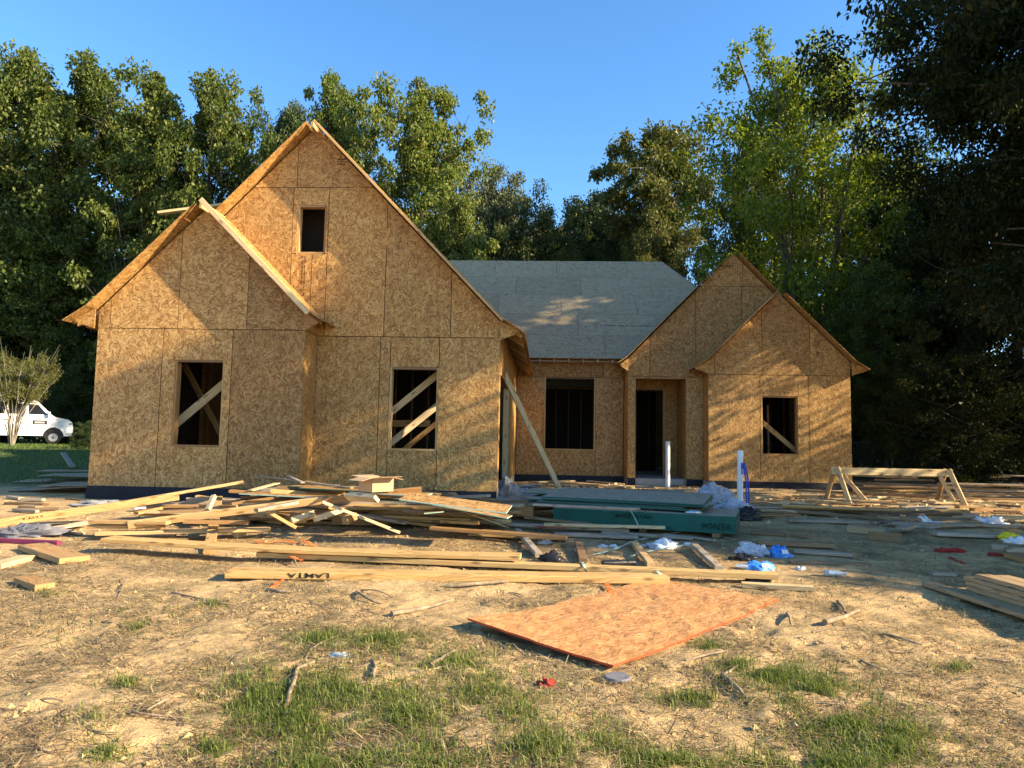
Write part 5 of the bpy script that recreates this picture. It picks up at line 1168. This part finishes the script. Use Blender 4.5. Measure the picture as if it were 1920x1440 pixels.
# bare-stemmed crape myrtle bush in front of the van
def shrub(u, v, Y, vt, hw, n, label, seed, leaf=True):
    p = A(u, v, Y); p.z = gzf(p.x, p.y); top = A(u, vt, Y).z-p.z; root = empty('shrub', p, label, 'shrub', 'shrubs round the yard'); r_ = random.Random(seed); mb = MB(); C = []
    for k in range(n):
        az = r_.random()*6.28; ln = hw*Y/FPX*r_.uniform(.25, 1.0); q = [p+Vector((math.cos(az)*.08, math.sin(az)*.08, -.03))]; hh = top*r_.uniform(.7, 1.02)
        for f in (.25, .5, .75, 1): q.append(p+Vector((math.cos(az)*ln*f**1.3+r_.gauss(0, .05), math.sin(az)*ln*f**1.3+r_.gauss(0, .05), hh*f)))
        mb.tube(q, [.026, .018, .012, .008, .004], 5, 0, False)
        for j in range(9):
            i = r_.choice((2, 3)); b0 = q[i]; b1 = b0+Vector((r_.gauss(0, .3), r_.gauss(0, .3), r_.uniform(.2, .7))); mb.tube([b0, b1], [.009, .003], 4, 0, False); C.append(tuple(b1)); C.append(tuple((b0+b1)/2))
    mb.build('stems', M['barkpale'], root)
    if leaf:
        LV, LF = leaf_verts(np.array(C)-np.array(p), 34, .26, .075, .035, np.random.default_rng(seed)); link('crown', fast_mesh('crown', LV, LF, M['leaf_olive']), root)
shrub(22, 838, 32, 640, 110, 34, 'leggy multi-stemmed bush with thin leaves in front of the white van', 3)
# small bushes beside the van
k_ = KIND['shade']
for (u, Y, hw, vt, lb) in ((168, 30, 26, 770, 'low bush between the white van and the left wall'), (-30, 40, 60, 640, 'dark bush behind the white van at the left edge'), (140, 40, 60, 600, 'tall dark bush behind the nose of the white van')):
    r_ = copy_tree(protos['dense']); top = A(u, vt, Y); zb = gzf(top.x, Y); r_.location = (top.x, Y, zb-.4); s_ = hw*Y/FPX/4.2; r_.scale = (s_, s_, (top.z-zb)/15); r_.name = 'shrub'; tag(r_, lb, 'shrub', 'shrubs round the yard')
# basketball backboard
p = A(112, 722, 44); zb = gzf(p.x, p.y); root = empty('basketball_backboard', (p.x, p.y, zb), 'dim basketball backboard on a pole in the trees behind the van', 'backboard')
mb = MB(); mb.box((p.x-.75, p.y, p.z-.5), (1.5, 0, 0), (0, .05, 0), (0, 0, 1.0)); bb = mb.build('board', M['netgray'], root)
mb = MB(); mb.tube([(p.x, p.y+.2, zb), (p.x, p.y+.2, p.z)], .06, 8); mb.build('pole', M['steel'], root)
mb = MB()
for (x, z, w_, h_) in ((-.28, -.3, .56, .04), (-.28, .12, .56, .04), (-.28, -.3, .04, .46), (.24, -.3, .04, .46)): mb.box((p.x+x, p.y-.012, p.z+z), (w_, 0, 0), (0, .008, 0), (0, 0, h_))
o = mb.build('target_square', M['white'], root); o['kind'] = 'stuff'
mb = MB(); mb.tube([(p.x+.23*math.cos(t*.5236), p.y-.28+.23*math.sin(t*.5236), p.z-.35) for t in range(13)], .012, 5); mb.build('hoop', M['orange'], root)
# dark green shed behind the fence
yS = 30; root = empty('shed', (A(1690, 860, yS).x, yS, gzf(18, yS)), 'dark green shed with a pale eave, dim in the woods on the right', 'shed'); x0, x1 = A(1612, 800, yS).x, A(1765, 800, yS).x; zb = gzf(17, yS)
zt = A(1690, 792, yS).z
n_ = int((zt-zb)/.2)
for k in range(n_): mb = MB(); mb.box((x0, yS-.012*(k % 2)*0, zb+k*.2), (x1-x0, 0, 0), (0, .03, -.0), (0, .0, .197)); o = mb.build('siding_board', M['shed'], root)
mb = MB(); mb.box((x0, yS+.05, zb), (x1-x0, 0, 0), (0, 3, 0), (0, 0, zt-zb-.02)); mb.build('wall', M['shed'], root)
mb = MB(); mb.box((x0-.25, yS-.35, zt), (x1-x0+.5, 0, 0), (0, 3.6, .0), (0, 0, .09)); mb.build('roof', M['shedroof'], root)
# chain link fence
yF = 24.5; xf0, xf1 = 8.6, 22; root = empty('wire_fence', (14, yF, gzf(14, yF)), 'dim wire mesh fence with a leaning post along the woods on the right', 'fence')
zr = lambda x: gzf(x, yF)+1.22
q = xf0
while q < xf1:
    lean = .12 if 12.5 < q < 15 else 0; mb = MB(); mb.tube([(q, yF, gzf(q, yF)-.1), (q+lean, yF, zr(q)+.05)], .03, 7); mb.build('post', M['steel'], root); q += 2.9
mb = MB(); n_ = 12; mb.tube([(xf0+(xf1-xf0)*k/n_, yF, zr(xf0+(xf1-xf0)*k/n_)) for k in range(n_+1)], .02, 6); mb.build('top_rail', M['steel'], root)
mb = MB(); x = xf0-1.2
while x < xf1:
    for s_ in (1, -1):
        xa_, xb_ = (x, x+1.2) if s_ > 0 else (x+1.2, x)
        if min(xa_, xb_) < xf0 or max(xa_, xb_) > xf1: continue
        mb.tube([(xa_, yF, gzf(xa_, yF)+.02), (xb_, yF, zr(xb_)-.02)], .0022, 3, 0, False)
    x += .085
o = mb.build('wire_mesh', M['steel'], root); o['kind'] = 'stuff'

# ================================================================ GROUND COVER
def blades(name, P2, h, wd, lean, mat, seed, zoff=0.0, lie=False):
    """thin tapering blades; P2 = (n, 2) ground positions"""
    rg = np.random.default_rng(seed); n = len(P2); z = gz(P2[:, 0], P2[:, 1])+zoff
    b = np.stack([P2[:, 0], P2[:, 1], z], 1); az = rg.random(n)*2*np.pi; L = h*(.45+.9*rg.random(n))
    if lie: el = np.abs(rg.normal(0, lean, n))
    else: el = np.clip(np.pi/2-np.abs(rg.normal(0, lean, n)), .12, 1.5)
    d = np.stack([np.cos(az)*np.cos(el), np.sin(az)*np.cos(el), np.sin(el)], 1); s_ = np.stack([-np.sin(az), np.cos(az), np.zeros(n)], 1)*(wd*(.6+.8*rg.random(n)))[:, None]*.5
    bend = rg.normal(0, .25, n)[:, None]*s_/wd*L[:, None]*.6
    if lie: m_ = b+d*(L*.5)[:, None]+bend; t = b+d*L[:, None]; t[:, 2] = np.maximum(t[:, 2]*.5+.5*(gz(t[:, 0], t[:, 1])+zoff), gz(t[:, 0], t[:, 1])+.001)
    else:
        hd = np.stack([np.cos(az), np.sin(az), np.zeros(n)], 1); m_ = b+d*(L*.55)[:, None]; t = m_+(d*.6+hd*.5)*(L*.45)[:, None]-np.array([0, 0, .15])*L[:, None]
    V = np.stack([b-s_, b+s_, m_+s_*.8, m_-s_*.8, t], 1).reshape(-1, 3); i = np.arange(n)[:, None]*5
    F = np.concatenate([i+[0, 1, 2], i+[0, 2, 3], i+[3, 2, 4]], 0)
    o = link(name, fast_mesh(name, V, F, M[mat]), kind='stuff'); return o
def mat_blade(name, cols, tr=.25):
    m = mat_leaf(name, cols, tr, .6); return m
M['grass'] = mat_blade('green_grass', [(.055, .085, .016), (.115, .155, .03), (.20, .22, .06), (.45, .39, .17)], .35)
M['straw'] = mat_blade('dry_straw', [(.06, .04, .022), (.17, .12, .06), (.40, .30, .145), (.62, .50, .27)], .05)
M['darkstraw'] = mat_blade('dark_dead_stems', [(.05, .035, .02), (.10, .07, .04), (.2, .14, .075), (.42, .32, .17)], .03)
M['lawn'] = mat_blade('lawn_blades', [(.05, .085, .015), (.09, .14, .025), (.14, .19, .04), (.2, .22, .06)])
rgp = np.random.default_rng(50)
PATCH = [(480, 1290, 75, 45, 1700), (560, 1330, 110, 60, 2600), (640, 1290, 110, 40, 1900), (600, 1200, 60, 18, 700), (720, 1205, 90, 22, 1100), (760, 1330, 90, 45, 1500), (860, 1240, 70, 25, 800), (920, 1290, 110, 35, 1700), (820, 1420, 130, 35, 1500), (610, 1420, 120, 40, 1500), (960, 1340, 60, 25, 600),
         (1010, 1400, 90, 35, 1000), (1130, 1380, 70, 25, 700), (1300, 1305, 80, 14, 500), (1450, 1270, 95, 30, 1500), (1530, 1300, 80, 32, 1100), (1590, 1350, 100, 40, 1500), (1680, 1390, 90, 32, 1000), (1480, 1410, 100, 30, 900), (1560, 1420, 160, 25, 1400), (1790, 1255, 40, 10, 180), (1250, 1420, 110, 25, 1000), (1390, 1250, 40, 12, 250),
         (260, 1175, 30, 10, 120), (240, 1275, 45, 14, 180), (90, 1120, 50, 10, 140), (120, 1190, 70, 20, 120), (400, 1140, 40, 10, 120), (400, 1390, 60, 25, 220), (200, 1400, 60, 20, 140), (300, 1150, 60, 8, 90), (1690, 1365, 30, 14, 300), (1330, 1215, 40, 10, 160), (180, 1345, 60, 25, 160)]
pts = []
for (u, v, ru, rv, n_) in PATCH:
    n_ = int(n_*1.9); ru *= 1.18; rv *= 1.18
    a = rgp.random(n_)*2*np.pi; r_ = np.abs(rgp.normal(0, .62, n_)); 
    for uu, vv in zip(u+np.cos(a)*r_*ru, v+np.sin(a)*r_*rv):
        r0 = ray(uu, vv)
        t = (-.44-CZ)/r0.z; pts.append((r0.x*t, r0.y*t))
pts = np.array(pts); clump = vnoise(pts[:, 0]*7, pts[:, 1]*7)+.4*rgp.random(len(pts)); pts = pts[clump > .48]
# keep grass off the sheet
def off_sheet(P2):
    q = P2-np.array([cB.x, cB.y]); s_ = q@np.array([e1.x, e1.y])/e1.length_squared; t_ = q@np.array([e2.x, e2.y])/e2.length_squared
    return ~((s_ > -.0) & (s_ < 1.0) & (t_ > -.0) & (t_ < 1.0))
pts = pts[off_sheet(pts)]
blades('grass', pts, .066, .0042, 1.3, 'grass', 51)
# thin weeds everywhere near the camera
n_ = 9000; w2 = np.stack([rgp.uniform(-4.2, 4.2, n_), 2.3+5.2*rgp.random(n_)**1.4], 1); w2 = w2[(vnoise(w2[:, 0]*1.6+4, w2[:, 1]*1.6) > .55) & off_sheet(w2)]
blades('grass', w2, .045, .004, .8, 'grass', 52)
n_ = 170000; w2 = np.stack([rgp.uniform(-5.5, 6, n_), 2.3+8.2*rgp.random(n_)**1.7], 1); w2 = w2[((vnoise(w2[:, 0]*2.2, w2[:, 1]*2.2+8)+.3*rgp.random(len(w2)) > .5)) & off_sheet(w2)]
blades('dry_straw', w2, .11, .0044, .2, 'straw', 53, .003, True)
n_ = 9000; w2 = np.stack([rgp.uniform(-5.5, 6, n_), 2.3+7.5*rgp.random(n_)**1.6], 1); w2 = w2[(vnoise(w2[:, 0]*1.7+21, w2[:, 1]*1.7) > .45) & off_sheet(w2)]
blades('dark_straw', w2, .15, .0075, .22, 'darkstraw', 60, .004, True)
n_ = 14000; w2 = np.stack([rgp.uniform(-9, 9, n_), rgp.uniform(7.5, 18.3, n_)], 1); w2 = w2[~((w2[:, 0] < -.7) & (w2[:, 1] > 11.9))]
blades('dry_straw', w2, .14, .008, .12, 'straw', 54, .004, True)
n_ = 30000; w2 = np.stack([rgp.uniform(-34, -8.3, n_), rgp.uniform(14.5, 36, n_)], 1); blades('lawn', w2, .12, .016, .5, 'lawn', 55)
# clods and chips of dirt
def clods(name, P2, r0, r1, mat, seed):
    rg = np.random.default_rng(seed); n = len(P2); base = np.array([[1, 0, 0], [-.5, .87, 0], [-.5, -.87, 0], [.1, 0, 1], [-.6, .1, .5]]); F0 = np.array([[0, 1, 3], [1, 4, 3], [1, 2, 4], [2, 3, 4], [2, 0, 3]])
    s_ = r0+(r1-r0)*rg.random(n)**3; az = rg.random(n)*6.28; B = np.repeat(base[None], n, 0)*(.6+.8*rg.random((n, 5, 3))); c_, q_ = np.cos(az)[:, None], np.sin(az)[:, None]
    V = np.stack([(B[..., 0]*c_-B[..., 1]*q_)*s_[:, None]+P2[:, :1], (B[..., 0]*q_+B[..., 1]*c_)*s_[:, None]+P2[:, 1:], B[..., 2]*s_[:, None]*.7+gz(P2[:, 0], P2[:, 1])[:, None]-.003], -1).reshape(-1, 3)
    link(name, fast_mesh(name, V, (F0[None]+np.arange(n)[:, None, None]*5).reshape(-1, 3), M[mat]), kind='stuff')
M['clod'] = mat_flat('dry_dirt_clods', (.46, .33, .15), .95, 9, .6, (.2, .13, .06))
M['chip'] = mat_blade('wood_chips', [(.2, .12, .06), (.42, .29, .15), (.58, .44, .24), (.7, .58, .36)], .02)
n_ = 9000; w2 = np.stack([rgp.uniform(-6, 7, n_), 2.3+9*rgp.random(n_)**1.5], 1); w2 = w2[(vnoise(w2[:, 0]*1.3+9, w2[:, 1]*1.3) > .42) & off_sheet(w2)]
clods('dirt_clods', w2, .004, .028, 'clod', 57)
n_ = 2600; w2 = np.stack([rgp.uniform(-1, 10, n_), rgp.uniform(11, 18.4, n_)], 1); clods('wood_chips', w2, .01, .06, 'chip', 58)
n_ = 900; w2 = np.stack([rgp.uniform(-7, 1, n_), rgp.uniform(8, 11.6, n_)], 1); clods('wood_chips', w2, .008, .04, 'chip', 59)
# sticks and twigs
def stick(pp, rad, label, group=None, mat='stick', name='stick', fork=None):
    P = gpath(pp, 3); mb = MB(); n_ = len(P); rr = random.Random(int(pp[0][0])); P = [p+Vector((rr.gauss(0, rad*.35), rr.gauss(0, rad*.35), rad*.8)) for p in P]
    mb.tube(P, [rad*(1-.45*k/(n_-1)) for k in range(n_)], 7)
    o = tag(mb.build(name, M[mat]), label, 'stick', group or 'sticks lying on the dirt')
stick([(1549, 1171, .005), (1580, 1160, .005), (1612, 1149, .005)], .022, 'thick pale stick on the dirt right of the orange-edged sheet')
stick([(735, 1155, .005), (790, 1145, .01), (850, 1128, .005)], .02, 'split pale branch on the dirt behind the grass')
stick([(838, 1102, .0), (890, 1098, .02), (950, 1093, .01)], .02, 'bark slab leaning under the lettered plank')
stick([(503, 1108, .0), (525, 1112, .0), (550, 1113, .0)], .018, 'short grey stick beside the orange strap end')
stick([(538, 1328, .01), (548, 1285, .015), (560, 1256, .01), (592, 1244, .005)], .014, 'bent pale branch standing in the grass at the left')
stick([(571, 1238, .0), (595, 1210, .005), (655, 1185, .0)], .007, 'thin pale curved stem near the snack wrapper')
stick([(767, 1264, .0), (820, 1255, .005), (875, 1237, .0)], .008, 'long thin stick in the middle of the grass')
stick([(806, 1250, .0), (835, 1232, .01), (855, 1222, .0)], .013, 'dark half-buried stick behind the long thin stick')
stick([(700, 1275, .0), (702, 1255, .01), (698, 1238, .0)], .011, 'short pale stick upright in the grass patch')
stick([(635, 1279, .0), (665, 1292, .0), (680, 1296, .0)], .008, 'short stick lying across the grass patch')
stick([(1285, 1242, .0), (1310, 1234, .01), (1365, 1222, .005)], .011, 'forked pale branch below the orange-edged sheet')
stick([(1355, 1268, .0), (1372, 1285, .01), (1400, 1315, .0)], .014, 'dark crooked root on the dirt, left of the green patch')
stick([(1358, 1266, .0), (1375, 1255, .01), (1392, 1247, .0)], .009, 'pale twig forking off the dark crooked root')
stick([(1403, 1323, .0), (1420, 1308, .0), (1440, 1293, .0)], .006, 'thin pale twig right of the dark crooked root')
stick([(1655, 1190, .0), (1690, 1199, .005), (1730, 1212, .0)], .01, 'dark twig in the sunlit dirt at the right')
stick([(1830, 1236, .0), (1870, 1240, .0), (1930, 1243, .0)], .009, 'straight twig at the right picture edge')
stick([(1614, 1240, .0), (1640, 1252, .01), (1665, 1258, .0)], .008, 'curved twig in the dirt below the thick pale stick')
stick([(1571, 1130, .0), (1580, 1142, .01), (1585, 1152, .0)], .014, 'bark chip standing above the thick pale stick')
stick([(1476, 1152, .0), (1480, 1165, .02), (1484, 1172, .0)], .012, 'dark root stub right of the orange sheet edge')
stick([(670, 1112, .0), (682, 1120, .02), (700, 1130, .01), (718, 1133, .0)], .012, 'dark root loop in the dirt behind the grass')
stick([(675, 1108, .0), (705, 1108, .03), (738, 1122, .0)], .007, 'thin arching root above the dark root loop')
stick([(250, 1336, .0), (262, 1340, .01), (355, 1350, .0)], .007, 'long thin twig at the lower left')
stick([(275, 1333, .0), (320, 1308, .01), (325, 1302, .0)], .006, 'pale straight twig crossing the long thin twig')
stick([(322, 1112, .0), (400, 1130, .0), (445, 1138, .0)], .008, 'thin green-brown stem on the dirt left of the grass')
stick([(220, 1122, .0), (235, 1092, .02), (238, 1080, .03)], .005, 'tiny upright twig left of the lettered plank')
stick([(545, 1058, .0), (552, 1050, .04), (556, 1064, .0)], .012, 'curled brown bark between the front planks')
TW = random.Random(77)
for k in range(70):
    u, v = TW.uniform(20, 1900), TW.uniform(1100, 1420); l_ = TW.uniform(14, 60); a_ = TW.uniform(-.5, .5)
    P_ = [(u, v, 0), (u+l_*.5, v+l_*.5*a_*.5+TW.uniform(-4, 4), .006), (u+l_, v+l_*a_*.5, 0)]
    c = np.array([[G(*P_[1]).x, G(*P_[1]).y]])
    if not off_sheet(c)[0]: continue
    stick(P_, TW.uniform(.003, .006), 'small dry twig scattered on the sunlit dirt', 'small twigs on the sunlit dirt', name='twig')
